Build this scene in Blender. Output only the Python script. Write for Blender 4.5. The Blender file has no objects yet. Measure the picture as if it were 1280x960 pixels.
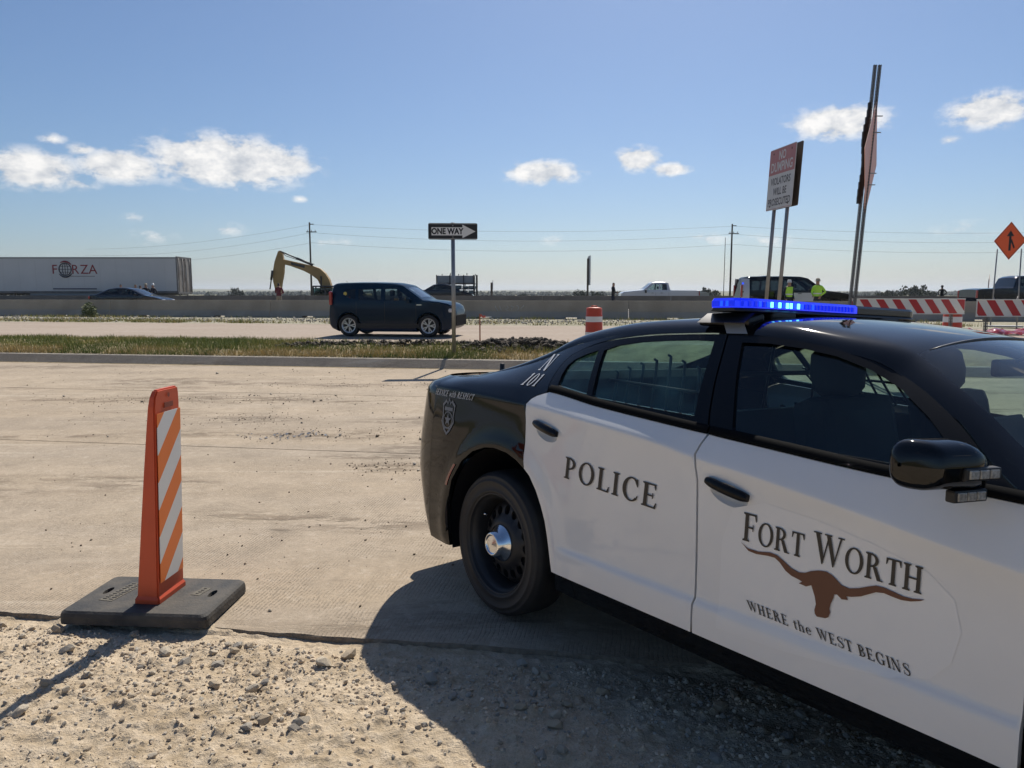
import bpy, bmesh, math, random
import numpy as np
from mathutils import Vector, Matrix, Euler
from mathutils.geometry import delaunay_2d_cdt
random.seed(7); RNG = np.random.default_rng(7)
SC = bpy.context.scene
COL = SC.collection
rad = math.radians

# ------------------------------------------------------------------ camera
HC = 1.6; FPX = 950.0; TH = math.atan((480-365)/FPX)
cam_d = bpy.data.cameras.new('camera'); cam = bpy.data.objects.new('camera', cam_d); COL.objects.link(cam)
cam_d.sensor_width = 36; cam_d.lens = 36*FPX/1280; cam_d.clip_start = 0.05; cam_d.clip_end = 20000
cam.location = (0, 0, HC); cam.rotation_euler = (math.pi/2-TH, 0, 0)
SC.camera = cam

# ------------------------------------------------------------------ light
SUN_AZ, SUN_EL = rad(13), rad(48.5)
SDIR = Vector((math.sin(SUN_AZ)*math.cos(SUN_EL), math.cos(SUN_AZ)*math.cos(SUN_EL), math.sin(SUN_EL)))
sun_d = bpy.data.lights.new('sun', 'SUN'); sun_d.energy = 5.0; sun_d.angle = rad(0.55); sun_d.color = (1, .93, .82)
sun = bpy.data.objects.new('sun', sun_d); COL.objects.link(sun)
sun.rotation_euler = SDIR.to_track_quat('Z', 'Y').to_euler()

def ray(px, py):
    a = (px-640)/FPX; b = (py-480)/FPX
    return Vector((a, math.cos(TH)-b*math.sin(TH), -math.sin(TH)-b*math.cos(TH)))
def at(px, py, Y):
    r = ray(px, py); return Vector((0, 0, HC))+r*(Y/r.y)

world = bpy.data.worlds.new('World'); SC.world = world; world.use_nodes = True
def build_world():
    nt = world.node_tree; nt.nodes.clear(); N = nt.nodes.new; L = nt.links.new
    out = N('ShaderNodeOutputWorld'); bg = N('ShaderNodeBackground'); bg.inputs[1].default_value = 0.079
    sky = N('ShaderNodeTexSky'); sky.sky_type = 'NISHITA'; sky.sun_disc = False
    sky.sun_elevation = SUN_EL; sky.sun_rotation = SUN_AZ
    sky.altitude = 200; sky.air_density = 1.0; sky.dust_density = .9; sky.ozone_density = 7.5
    tc = N('ShaderNodeTexCoord'); sep = N('ShaderNodeSeparateXYZ'); L(tc.outputs['Generated'], sep.inputs[0])
    def mth(op, a, b=None, c=None):
        n = N('ShaderNodeMath'); n.operation = op
        for i, v in enumerate((a, b, c)):
            if v is None: continue
            if hasattr(v, 'is_output'): L(v, n.inputs[i])
            else: n.inputs[i].default_value = v
        return n.outputs[0]
    az = mth('ARCTAN2', sep.outputs[0], sep.outputs[1]); el = mth('ARCSINE', sep.outputs[2])
    cb = N('ShaderNodeCombineXYZ'); L(az, cb.inputs[0]); L(el, cb.inputs[1])
    V = cb.outputs[0]
    # domain warp so that the outlines come out ragged
    n1 = N('ShaderNodeTexNoise'); n1.inputs['Scale'].default_value = 42; n1.inputs['Detail'].default_value = 10; n1.inputs['Roughness'].default_value = .61
    mp = N('ShaderNodeMapping'); mp.inputs['Scale'].default_value = (.75, 1.25, 1); L(V, mp.inputs[0]); L(mp.outputs[0], n1.inputs['Vector'])
    n2 = N('ShaderNodeTexNoise'); n2.inputs['Scale'].default_value = 95; n2.inputs['Detail'].default_value = 6; L(mp.outputs[0], n2.inputs['Vector'])
    clouds = [ # px, py, half width, half height, strength
        (285,202,128,38,1.1),(345,206,66,22,1.0),(150,208,66,23,1.0),(38,211,74,26,1.0),(66,174,20,8,.55),(103,187,26,9,.6),(95,229,34,10,.5),
        (282,286,32,11,.4),(190,296,36,11,.33),(165,272,30,7,.35),
        (678,216,62,19,1.0),(797,199,36,19,1.0),(838,212,32,11,.85),(1048,153,76,24,1.0),(1238,138,62,24,1.0),
        (880,299,44,11,.38),(1210,286,48,11,.38),(700,300,34,9,.33),(960,302,52,11,.33),(1187,175,16,7,.5),(375,249,14,5,.5),(420,302,42,8,.33)]
    # the same kind of fair-weather cloud goes on round the whole sky, out of view
    rr = random.Random(3)
    tot = None
    def one(a0, e0, wa, we, s):
        nonlocal tot
        v1 = N('ShaderNodeVectorMath'); v1.operation = 'SUBTRACT'; L(V, v1.inputs[0]); v1.inputs[1].default_value = (a0, e0, 0)
        v2 = N('ShaderNodeVectorMath'); v2.operation = 'MULTIPLY'; L(v1.outputs[0], v2.inputs[0]); v2.inputs[1].default_value = (1/wa, 1/we, 0)
        v3 = N('ShaderNodeVectorMath'); v3.operation = 'LENGTH'; L(v2.outputs[0], v3.inputs[0])
        d = mth('MULTIPLY_ADD', v3.outputs['Value'], -s, s)
        tot = d if tot is None else mth('MAXIMUM', tot, d)
    for px, py, w, h, s in clouds:
        r = ray(px, py).normalized(); a0 = math.atan2(r.x, r.y); e0 = math.asin(r.z)
        one(a0, e0, w/FPX*math.cos(a0), h/FPX, s)
    for i in range(7):
        a0 = rr.uniform(.72, 2*math.pi-.72); a0 = a0 if a0 < math.pi else a0-2*math.pi
        one(a0, rr.uniform(.07, .6), rr.uniform(.04, .13), rr.uniform(.012, .035), rr.uniform(.6, 1))
    nz = mth('MULTIPLY_ADD', n1.outputs['Fac'], 2.5, -1.38)
    nz = mth('MULTIPLY_ADD', n2.outputs['Fac'], .42, nz)
    dens = mth('ADD', tot, nz)
    ms = N('ShaderNodeMapRange'); ms.interpolation_type = 'SMOOTHSTEP'; L(dens, ms.inputs['Value'])
    ms.inputs['From Min'].default_value = .06; ms.inputs['From Max'].default_value = .58
    low = N('ShaderNodeMapRange'); L(tot, low.inputs['Value']); low.inputs['From Min'].default_value = 0; low.inputs['From Max'].default_value = .5
    fac = mth('MULTIPLY', ms.outputs[0], low.outputs[0])
    fac = mth('MULTIPLY', fac, .93)
    up = mth('GREATER_THAN', el, 0.004); fac = mth('MULTIPLY', fac, up)
    cm = N('ShaderNodeMixRGB'); cr_ = N('ShaderNodeMapRange'); L(n1.outputs['Fac'], cr_.inputs['Value']); cr_.inputs['From Min'].default_value = .36; cr_.inputs['From Max'].default_value = .62; L(cr_.outputs[0], cm.inputs[0]); cm.inputs[1].default_value = (6.6, 6.9, 7.4, 1); cm.inputs[2].default_value = (11.8, 11.5, 11.1, 1)
    mx = N('ShaderNodeMixRGB'); L(fac, mx.inputs[0]); L(sky.outputs[0], mx.inputs[1]); L(cm.outputs[0], mx.inputs[2])
    L(mx.outputs[0], bg.inputs[0]); L(bg.outputs[0], out.inputs[0])
    world.cycles.sampling_method = 'MANUAL'; world.cycles.sample_map_resolution = 256
build_world()
SC.view_settings.view_transform = 'Standard'; SC.view_settings.look = 'None'; SC.view_settings.exposure = 0.15; SC.view_settings.gamma = 1
SC.view_settings.use_curve_mapping = False
SC.cycles.max_bounces = 10; SC.cycles.transparent_max_bounces = 16; SC.cycles.caustics_reflective = False; SC.cycles.caustics_refractive = False
SC.cycles.use_denoising = True

# ------------------------------------------------------------------ numpy noise and interpolation
def _hash(ix, iy, seed):
    n = (ix.astype(np.int64)*374761393+iy.astype(np.int64)*668265263+seed*1442695041) & 0x7fffffff
    n = ((n ^ (n >> 13))*1274126177) & 0x7fffffff
    n = n ^ (n >> 16)
    return (n & 0xffff)/65535.0
def vnoise(x, y, seed=0):
    x = np.asarray(x, float); y = np.asarray(y, float)
    ix = np.floor(x); iy = np.floor(y); fx = x-ix; fy = y-iy
    fx = fx*fx*(3-2*fx); fy = fy*fy*(3-2*fy)
    a = _hash(ix, iy, seed); b = _hash(ix+1, iy, seed); c = _hash(ix, iy+1, seed); d = _hash(ix+1, iy+1, seed)
    return (a*(1-fx)+b*fx)*(1-fy)+(c*(1-fx)+d*fx)*fy-.5
def fbm(x, y, oct=4, seed=0, gain=.5):
    s = 0; a = 1; f = 1
    for i in range(oct):
        s = s+a*vnoise(x*f+i*17.3, y*f-i*9.1, seed+i); a *= gain; f *= 2.03
    return s
def pchip(xs, ys):
    xs = np.array(xs, float); ys = np.array(ys, float); h = np.diff(xs); d = np.diff(ys)/h
    m = np.zeros(len(xs)); m[0] = d[0]; m[-1] = d[-1]
    for i in range(1, len(xs)-1):
        if d[i-1]*d[i] > 0:
            w1 = 2*h[i]+h[i-1]; w2 = h[i]+2*h[i-1]; m[i] = (w1+w2)/(w1/d[i-1]+w2/d[i])
    def f(x):
        x = np.clip(np.asarray(x, float), xs[0], xs[-1]); i = np.clip(np.searchsorted(xs, x)-1, 0, len(h)-1)
        t = (x-xs[i])/h[i]; t2 = t*t; t3 = t2*t
        return (2*t3-3*t2+1)*ys[i]+(t3-2*t2+t)*h[i]*m[i]+(-2*t3+3*t2)*ys[i+1]+(t3-t2)*h[i]*m[i+1]
    return f
def sstep(a, b, x):
    t = np.clip((np.asarray(x, float)-a)/(b-a), 0, 1); return t*t*(3-2*t)

# ------------------------------------------------------------------ materials
MATS = {}
def mat(name, col, rough=.5, metal=0., coat=0., noise=None, bump=None, emit=None, spec=.5, trans=0., coords='Object', sheen=0):
    """noise=(scale, amount, other colour or None); bump=(scale, strength, distance)"""
    if name in MATS: return MATS[name]
    m = bpy.data.materials.new(name); m.use_nodes = True; nt = m.node_tree; N = nt.nodes.new; L = nt.links.new
    p = nt.nodes['Principled BSDF']
    p.inputs['Base Color'].default_value = (*col, 1); p.inputs['Roughness'].default_value = rough; p.inputs['Metallic'].default_value = metal
    p.inputs['Coat Weight'].default_value = coat; p.inputs['Coat Roughness'].default_value = .04; p.inputs['Specular IOR Level'].default_value = spec
    p.inputs['Transmission Weight'].default_value = trans
    if emit: p.inputs['Emission Color'].default_value = (*emit[0], 1); p.inputs['Emission Strength'].default_value = emit[1]
    tc = N('ShaderNodeTexCoord')
    vec = tc.outputs[coords]
    if noise:
        sc, amt, oc = noise
        n = N('ShaderNodeTexNoise'); n.inputs['Scale'].default_value = sc; n.inputs['Detail'].default_value = 6; L(vec, n.inputs['Vector'])
        r = N('ShaderNodeMapRange'); L(n.outputs['Fac'], r.inputs['Value']); r.inputs['From Min'].default_value = .32; r.inputs['From Max'].default_value = .68
        r.inputs['To Max'].default_value = amt
        mx = N('ShaderNodeMixRGB'); L(r.outputs[0], mx.inputs[0]); mx.inputs[1].default_value = (*col, 1); mx.inputs[2].default_value = (*(oc or [c*.45 for c in col]), 1)
        L(mx.outputs[0], p.inputs['Base Color'])
        r2 = N('ShaderNodeMapRange'); L(n.outputs['Fac'], r2.inputs['Value']); r2.inputs['To Min'].default_value = max(0, rough-.12); r2.inputs['To Max'].default_value = min(1, rough+.12)
        L(r2.outputs[0], p.inputs['Roughness'])
    if bump:
        n = N('ShaderNodeTexNoise'); n.inputs['Scale'].default_value = bump[0]; n.inputs['Detail'].default_value = 5; L(vec, n.inputs['Vector'])
        b = N('ShaderNodeBump'); b.inputs['Strength'].default_value = bump[1]; b.inputs['Distance'].default_value = bump[2]; L(n.outputs['Fac'], b.inputs['Height']); L(b.outputs[0], p.inputs['Normal'])
    MATS[name] = m; return m
def glass(name, tint, refl=1.0, rough=.0, spot=None, film=(.45, .42, .36)):
    """thin tinted pane: see-through with a Fresnel reflection"""
    if name in MATS: return MATS[name]
    m = bpy.data.materials.new(name); m.use_nodes = True; nt = m.node_tree; nt.nodes.clear(); N = nt.nodes.new; L = nt.links.new
    o = N('ShaderNodeOutputMaterial'); t = N('ShaderNodeBsdfTransparent'); t.inputs[0].default_value = (*tint, 1)
    g = N('ShaderNodeBsdfGlossy'); g.inputs['Roughness'].default_value = rough; g.inputs[0].default_value = (refl, refl, refl, 1)
    ge = N('ShaderNodeNewGeometry'); dt = N('ShaderNodeVectorMath'); dt.operation = 'DOT_PRODUCT'; L(ge.outputs['Normal'], dt.inputs[0]); L(ge.outputs['Incoming'], dt.inputs[1])
    def mm(op, a, b):
        n = N('ShaderNodeMath'); n.operation = op
        for i, v in enumerate((a, b)):
            if hasattr(v, 'is_output'): L(v, n.inputs[i])
            else: n.inputs[i].default_value = v
        return n.outputs[0]
    f = mm('MULTIPLY_ADD', mm('POWER', mm('SUBTRACT', 1., mm('ABSOLUTE', dt.outputs['Value'], 0.)), 5.), .95); f.node.inputs[2].default_value = .05   # the same from either side of the pane
    mx = N('ShaderNodeMixShader'); L(f, mx.inputs[0]); L(t.outputs[0], mx.inputs[1]); L(g.outputs[0], mx.inputs[2])
    last = mx.outputs[0]
    if spot:   # a film of dust
        d = N('ShaderNodeBsdfDiffuse'); d.inputs[0].default_value = (*film, 1)
        tc = N('ShaderNodeTexCoord'); n = N('ShaderNodeTexNoise'); n.inputs['Scale'].default_value = 9; n.inputs['Detail'].default_value = 7; L(tc.outputs['Object'], n.inputs['Vector'])
        r = N('ShaderNodeMapRange'); L(n.outputs['Fac'], r.inputs['Value']); r.inputs['From Min'].default_value = .35; r.inputs['From Max'].default_value = .85; r.inputs['To Max'].default_value = spot
        m2 = N('ShaderNodeMixShader'); L(r.outputs[0], m2.inputs[0]); L(last, m2.inputs[1]); L(d.outputs[0], m2.inputs[2]); last = m2.outputs[0]
    L(last, o.inputs[0]); MATS[name] = m; return m

# ------------------------------------------------------------------ object helpers
def tag(o, label=None, cat=None, group=None, kind=None):
    if label: o['label'] = label
    if cat: o['category'] = cat
    if group: o['group'] = group
    if kind: o['kind'] = kind
    return o
def empty(name, loc=(0, 0, 0), rz=0, label=None, cat=None, group=None):
    o = bpy.data.objects.new(name, None); COL.objects.link(o); o.location = loc; o.rotation_euler = (0, 0, rz); o.empty_display_size = .2
    return tag(o, label, cat, group)
def link(name, me, m=None, parent=None):
    o = bpy.data.objects.new(name, me); COL.objects.link(o)
    if m is not None:
        for k in (m if isinstance(m, (list, tuple)) else [m]): me.materials.append(k)
    if parent: o.parent = parent
    return o
def flat(me):
    me.polygons.foreach_set('use_smooth', [False]*len(me.polygons))
def smooth(me, ang=None):
    if ang is None: me.polygons.foreach_set('use_smooth', [True]*len(me.polygons))
    else: me.shade_smooth() if hasattr(me, 'shade_smooth') else None
class MB:
    def __init__(s): s.v = []; s.f = []; s.mi = []; s.cur = 0; s.sm = []
    def add(s, vs, fs, sm=False):
        o = len(s.v); s.v += [tuple(p) for p in vs]; s.f += [tuple(i+o for i in f) for f in fs]; s.mi += [s.cur]*len(fs); s.sm += [sm]*len(fs); return s
    def box(s, c, d, rot=None, bev=0):
        bm = bmesh.new(); bmesh.ops.create_cube(bm, size=1); bmesh.ops.scale(bm, vec=d, verts=bm.verts)
        if bev: bmesh.ops.bevel(bm, geom=list(bm.edges), offset=min(bev, min(d)*.45), segments=2, profile=.6, affect='EDGES')
        mt = Matrix.Translation(c)
        if rot is not None: mt = mt @ (rot.to_4x4() if hasattr(rot, 'to_4x4') else Euler(rot).to_matrix().to_4x4())
        bm.transform(mt); bm.verts.index_update()
        s.add([v.co[:] for v in bm.verts], [[v.index for v in f.verts] for f in bm.faces]); bm.free(); return s
    def tube(s, pts, r, n=8, cap=True, taper=None):
        pts = [Vector(p) for p in pts]; k = len(pts); V = []; F = []
        up = None
        for i, p in enumerate(pts):
            d = (pts[min(i+1, k-1)]-pts[max(i-1, 0)]).normalized()
            if up is None: up = Vector((0, 0, 1)) if abs(d.z) < .9 else Vector((1, 0, 0))
            a = d.cross(up).normalized(); b = a.cross(d).normalized(); up = b
            ri = r if taper is None else r*(1+(taper-1)*i/(k-1))
            if isinstance(r, (list, tuple)): ri = r[i]
            for j in range(n):
                t = 2*math.pi*j/n; V.append(p+a*math.cos(t)*ri+b*math.sin(t)*ri)
        for i in range(k-1):
            for j in range(n): F.append((i*n+j, i*n+(j+1) % n, (i+1)*n+(j+1) % n, (i+1)*n+j))
        s.add(V, F, True)
        if cap:
            o = len(s.v)-len(V); s.f += [tuple(o+j for j in range(n))[::-1], tuple(o+(k-1)*n+j for j in range(n))]; s.mi += [s.cur]*2; s.sm += [False]*2
        return s
    def lathe(s, prof, n=32, axis='Y', c=(0, 0, 0), sm=True, close=False):
        V = []; F = []; k = len(prof)
        for r, h in prof:
            for j in range(n):
                t = 2*math.pi*j/n; a, b = r*math.cos(t), r*math.sin(t)
                V.append({'Y': (c[0]+a, c[1]+h, c[2]+b), 'Z': (c[0]+a, c[1]+b, c[2]+h), 'X': (c[0]+h, c[1]+a, c[2]+b)}[axis])
        for i in range(k-1 if not close else k):
            for j in range(n):
                i2 = (i+1) % k; F.append((i*n+j, i*n+(j+1) % n, i2*n+(j+1) % n, i2*n+j))
        return s.add(V, F, sm)
    def prism(s, poly, h0, h1, axis='Y'):
        """polygon in the plane across the axis, extruded"""
        n = len(poly)
        def P(a, b, h): return {'Y': (a, h, b), 'Z': (a, b, h), 'X': (h, a, b)}[axis]
        V = [P(a, b, h0) for a, b in poly]+[P(a, b, h1) for a, b in poly]
        F = [tuple(range(n)), tuple(range(2*n-1, n-1, -1))]+[(i, i+n, (i+1) % n+n, (i+1) % n) for i in range(n)]
        return s.add(V, F)
    def grid(s, fn, us, vs, sm=True):
        V = [fn(u, v) for u in us for v in vs]; m = len(vs)
        F = [(i*m+j, i*m+j+1, (i+1)*m+j+1, (i+1)*m+j) for i in range(len(us)-1) for j in range(m-1)]
        return s.add(V, F, sm)
    def mesh(s, name, fix=True):
        me = bpy.data.meshes.new(name); me.from_pydata(s.v, [], s.f); me.polygons.foreach_set('material_index', s.mi); me.polygons.foreach_set('use_smooth', s.sm)
        if fix:
            bm = bmesh.new(); bm.from_mesh(me); bmesh.ops.recalc_face_normals(bm, faces=bm.faces); bm.to_mesh(me); bm.free()
        me.update(); return me
    def build(s, name, m, parent=None, loc=None, fix=True):
        o = link(name, s.mesh(name, fix), m, parent)
        if loc is not None: o.location = loc
        return o
def pip(P, poly):
    """points inside polygon, vectorised"""
    x, y = P[:, 0], P[:, 1]; inside = np.zeros(len(P), bool); q = np.asarray(poly, float); n = len(q)
    for i in range(n):
        x0, y0 = q[i]; x1, y1 = q[i-1]
        c = ((y0 > y) != (y1 > y))
        if c.any(): inside ^= c & (x < (x1-x0)*(y-y0)/((y1-y0) if y1 != y0 else 1e-12)+x0)
    return inside
def resamp(poly, sp, closed=True):
    out = []; n = len(poly)
    for i in range(n if closed else n-1):
        a = np.array(poly[i], float); b = np.array(poly[(i+1) % n], float); k = max(1, int(math.ceil(np.linalg.norm(b-a)/sp)))
        for j in range(k): out.append(tuple(a+(b-a)*j/k))
    if not closed: out.append(tuple(poly[-1]))
    return out
def cdt(solids, sp=None, extra=None):
    """solids: list of (outer, [holes]); returns 2D verts and triangles of their union, with a fill grid of spacing sp"""
    pts = []; edges = []
    for outer, holes in solids:
        for lp in [outer]+list(holes):
            o = len(pts); n = len(lp); pts += [tuple(map(float, p)) for p in lp]; edges += [(o+i, o+(i+1) % n) for i in range(n)]
    if extra is not None and len(extra):
        ex = np.asarray(extra, float); kx = np.zeros(len(ex), bool)
        for outer, holes in solids:
            k = pip(ex, outer)
            for h in holes: k &= ~pip(ex, h)
            kx |= k
        B0 = np.array(pts); ex = ex[kx]; ex = np.array([e for e in ex if ((B0-e)**2).sum(1).min() > .006**2]).reshape(-1, 2); pts += [tuple(e) for e in ex]
    B = np.array(pts)
    if sp:
        x0, y0 = B.min(0); x1, y1 = B.max(0)
        gx, gy = np.meshgrid(np.arange(x0+sp*.5, x1, sp), np.arange(y0+sp*.5, y1, sp)); gx[1::2] += sp*.5
        G = np.c_[gx.ravel(), gy.ravel()]; ok = np.zeros(len(G), bool)
        for outer, holes in solids:
            k = pip(G, outer)
            for h in holes: k &= ~pip(G, h)
            ok |= k
        G = G[ok]
        if len(G):
            keep = np.ones(len(G), bool)
            for i in range(0, len(G), 2000):
                d = ((G[i:i+2000, None, :]-B[None])**2).sum(2).min(1); keep[i:i+2000] = d > (sp*.45)**2
            pts = pts+[tuple(p) for p in G[keep]]
    r = delaunay_2d_cdt([Vector(p) for p in pts], edges, [], 0, 1e-6)
    V = np.array([v[:] for v in r[0]]); T = [f for f in r[2]]
    C = np.array([V[list(f)].mean(0) for f in T]); ok = np.zeros(len(T), bool)
    for outer, holes in solids:
        k = pip(C, outer)
        for h in holes: k &= ~pip(C, h)
        ok |= k
    T = [f for f, o in zip(T, ok) if o]
    used = sorted({i for f in T for i in f}); mp = {u: i for i, u in enumerate(used)}
    return V[used], [tuple(mp[i] for i in f) for f in T]
def text_mesh(s, size, align='CENTER', bold=0.):
    c = bpy.data.curves.new('t', 'FONT'); c.body = s; c.size = size; c.align_x = align; c.align_y = 'CENTER'; c.resolution_u = 3; c.offset = bold
    o = bpy.data.objects.new('t', c); COL.objects.link(o); dg = bpy.context.evaluated_depsgraph_get(); dg.update()
    me = bpy.data.meshes.new_from_object(o.evaluated_get(dg)); bpy.data.objects.remove(o); bpy.data.curves.remove(c)
    me.materials.clear(); return me
def put_text(s, size, parent, name, m, loc, rot, sx=1., sy=1., bold=0.):
    me = text_mesh(s, size, bold=bold); me.transform(Matrix.Diagonal((sx, sy, 1, 1))); o = link(name, me, m, parent); o.location = loc; o.rotation_euler = rot; return o
def copy_tree(o, parent=None):
    c = o.copy(); COL.objects.link(c); c.parent = parent
    for ch in list(o.children): copy_tree(ch, c)
    return c

# shared colours
BLACK_PLASTIC = mat('black_plastic', (.012, .012, .014), .45, bump=(120, .05, .001))
DARK_RUBBER = mat('dark_rubber', (.012, .0125, .014), .62, noise=(14, .35, (.05, .047, .043)), bump=(60, .15, .003))
STEEL_DARK = mat('dark_steel', (.025, .026, .029), .45, .3)
CHROME = mat('polished_metal', (.75, .76, .78), .16, 1.)
GALV = mat('galvanised_steel', (.33, .33, .33), .48, .75, noise=(9, .5, (.22, .21, .2)))
WHITE_SHEET = mat('white_reflective_sheeting', (.72, .72, .70), .4)
ORANGE_SHEET = mat('orange_reflective_sheeting', (.82, .19, .03), .42)
BLACK_INK = mat('black_ink', (.012, .012, .013), .5)

# ================================================================== the setting: ground
SL = .16                                  # the roads run along (1, -SL)
ROAD_YAW = math.atan(-SL)
P_ROAD = pchip([-60, -5, 2.0, 2.8, 3.25], [-.12, .0, .0, -.004, -.018])
P_CONC = pchip([3.25, 13.8], [.0, .2])
P_MED = pchip([13.95, 14.5, 15.6, 17.4, 18.7, 19.0], [.355, .45, .49, .42, .31, .285])
P_FAR = pchip([18.8, 29, 31, 34, 36, 60], [.29, .33, .35, .40, .40, .40])
CAR_POS = Vector((0.64037658, 4.0896691, -0.01068869)); CAR_YPR = (-0.94250544, -0.02580259, -0.04790074)
CAR_M = Matrix.Translation(CAR_POS) @ (Matrix.Rotation(CAR_YPR[0], 4, 'Z') @ Matrix.Rotation(CAR_YPR[1], 4, 'Y') @ Matrix.Rotation(CAR_YPR[2], 4, 'X'))
CONTACT = [CAR_M @ Vector((x, y, .001)) for x in (0, 3.05) for y in (-.80, .80)]
def base_h(x, y):
    x = np.asarray(x, float); y = np.asarray(y, float); v = y+SL*x
    z = np.where(v < 3.25, P_ROAD(v), np.where(v < 13.8, P_CONC(v), np.where(v < 18.8, P_MED(v), P_FAR(v))))
    return z
def ground_h(x, y):
    z = base_h(x, y)
    for c in CONTACT:
        b = base_h(c.x, c.y); w = np.exp(-((x-c.x)**2+(y-c.y)**2)/.55**2); z = z+w*(c.z-b)
    return z
def nodes(name):
    m = bpy.data.materials.new(name); m.use_nodes = True; nt = m.node_tree; p = nt.nodes['Principled BSDF']
    def N(t, **k):
        n = nt.nodes.new(t)
        for a, v in k.items():
            if a in n.inputs: n.inputs[a].default_value = v
            else: setattr(n, a, v)
        return n
    return m, nt, p, N, nt.links.new
def noise_n(N, L, vec, scale, detail=6, rough=.55, dist=0):
    n = N('ShaderNodeTexNoise'); n.inputs['Scale'].default_value = scale; n.inputs['Detail'].default_value = detail; n.inputs['Roughness'].default_value = rough; n.inputs['Distortion'].default_value = dist
    L(vec, n.inputs['Vector']); return n.outputs['Fac']
def ramp(N, L, v, a, b, lo=0., hi=1., smooth=True):
    r = N('ShaderNodeMapRange'); L(v, r.inputs['Value']); r.inputs['From Min'].default_value = a; r.inputs['From Max'].default_value = b; r.inputs['To Min'].default_value = lo; r.inputs['To Max'].default_value = hi
    if smooth: r.interpolation_type = 'SMOOTHSTEP'
    return r.outputs[0]
def mixc(N, L, f, a, b):
    n = N('ShaderNodeMixRGB')
    if hasattr(f, 'is_output'): L(f, n.inputs[0])
    else: n.inputs[0].default_value = f
    for i, c in ((1, a), (2, b)):
        if hasattr(c, 'is_output'): L(c, n.inputs[i])
        else: n.inputs[i].default_value = (*c, 1)
    return n.outputs[0]
def math_n(N, L, op, a, b=0.):
    n = N('ShaderNodeMath'); n.operation = op
    for i, v in enumerate((a, b)):
        if hasattr(v, 'is_output'): L(v, n.inputs[i])
        else: n.inputs[i].default_value = v
    return n.outputs[0]
def road_vec(N, L, sx=1, sy=1):
    g = N('ShaderNodeNewGeometry'); mp = N('ShaderNodeMapping'); mp.inputs['Rotation'].default_value = (0, 0, -ROAD_YAW); mp.inputs['Scale'].default_value = (sx, sy, 1)
    L(g.outputs['Position'], mp.inputs[0]); return mp.outputs[0]

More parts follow.
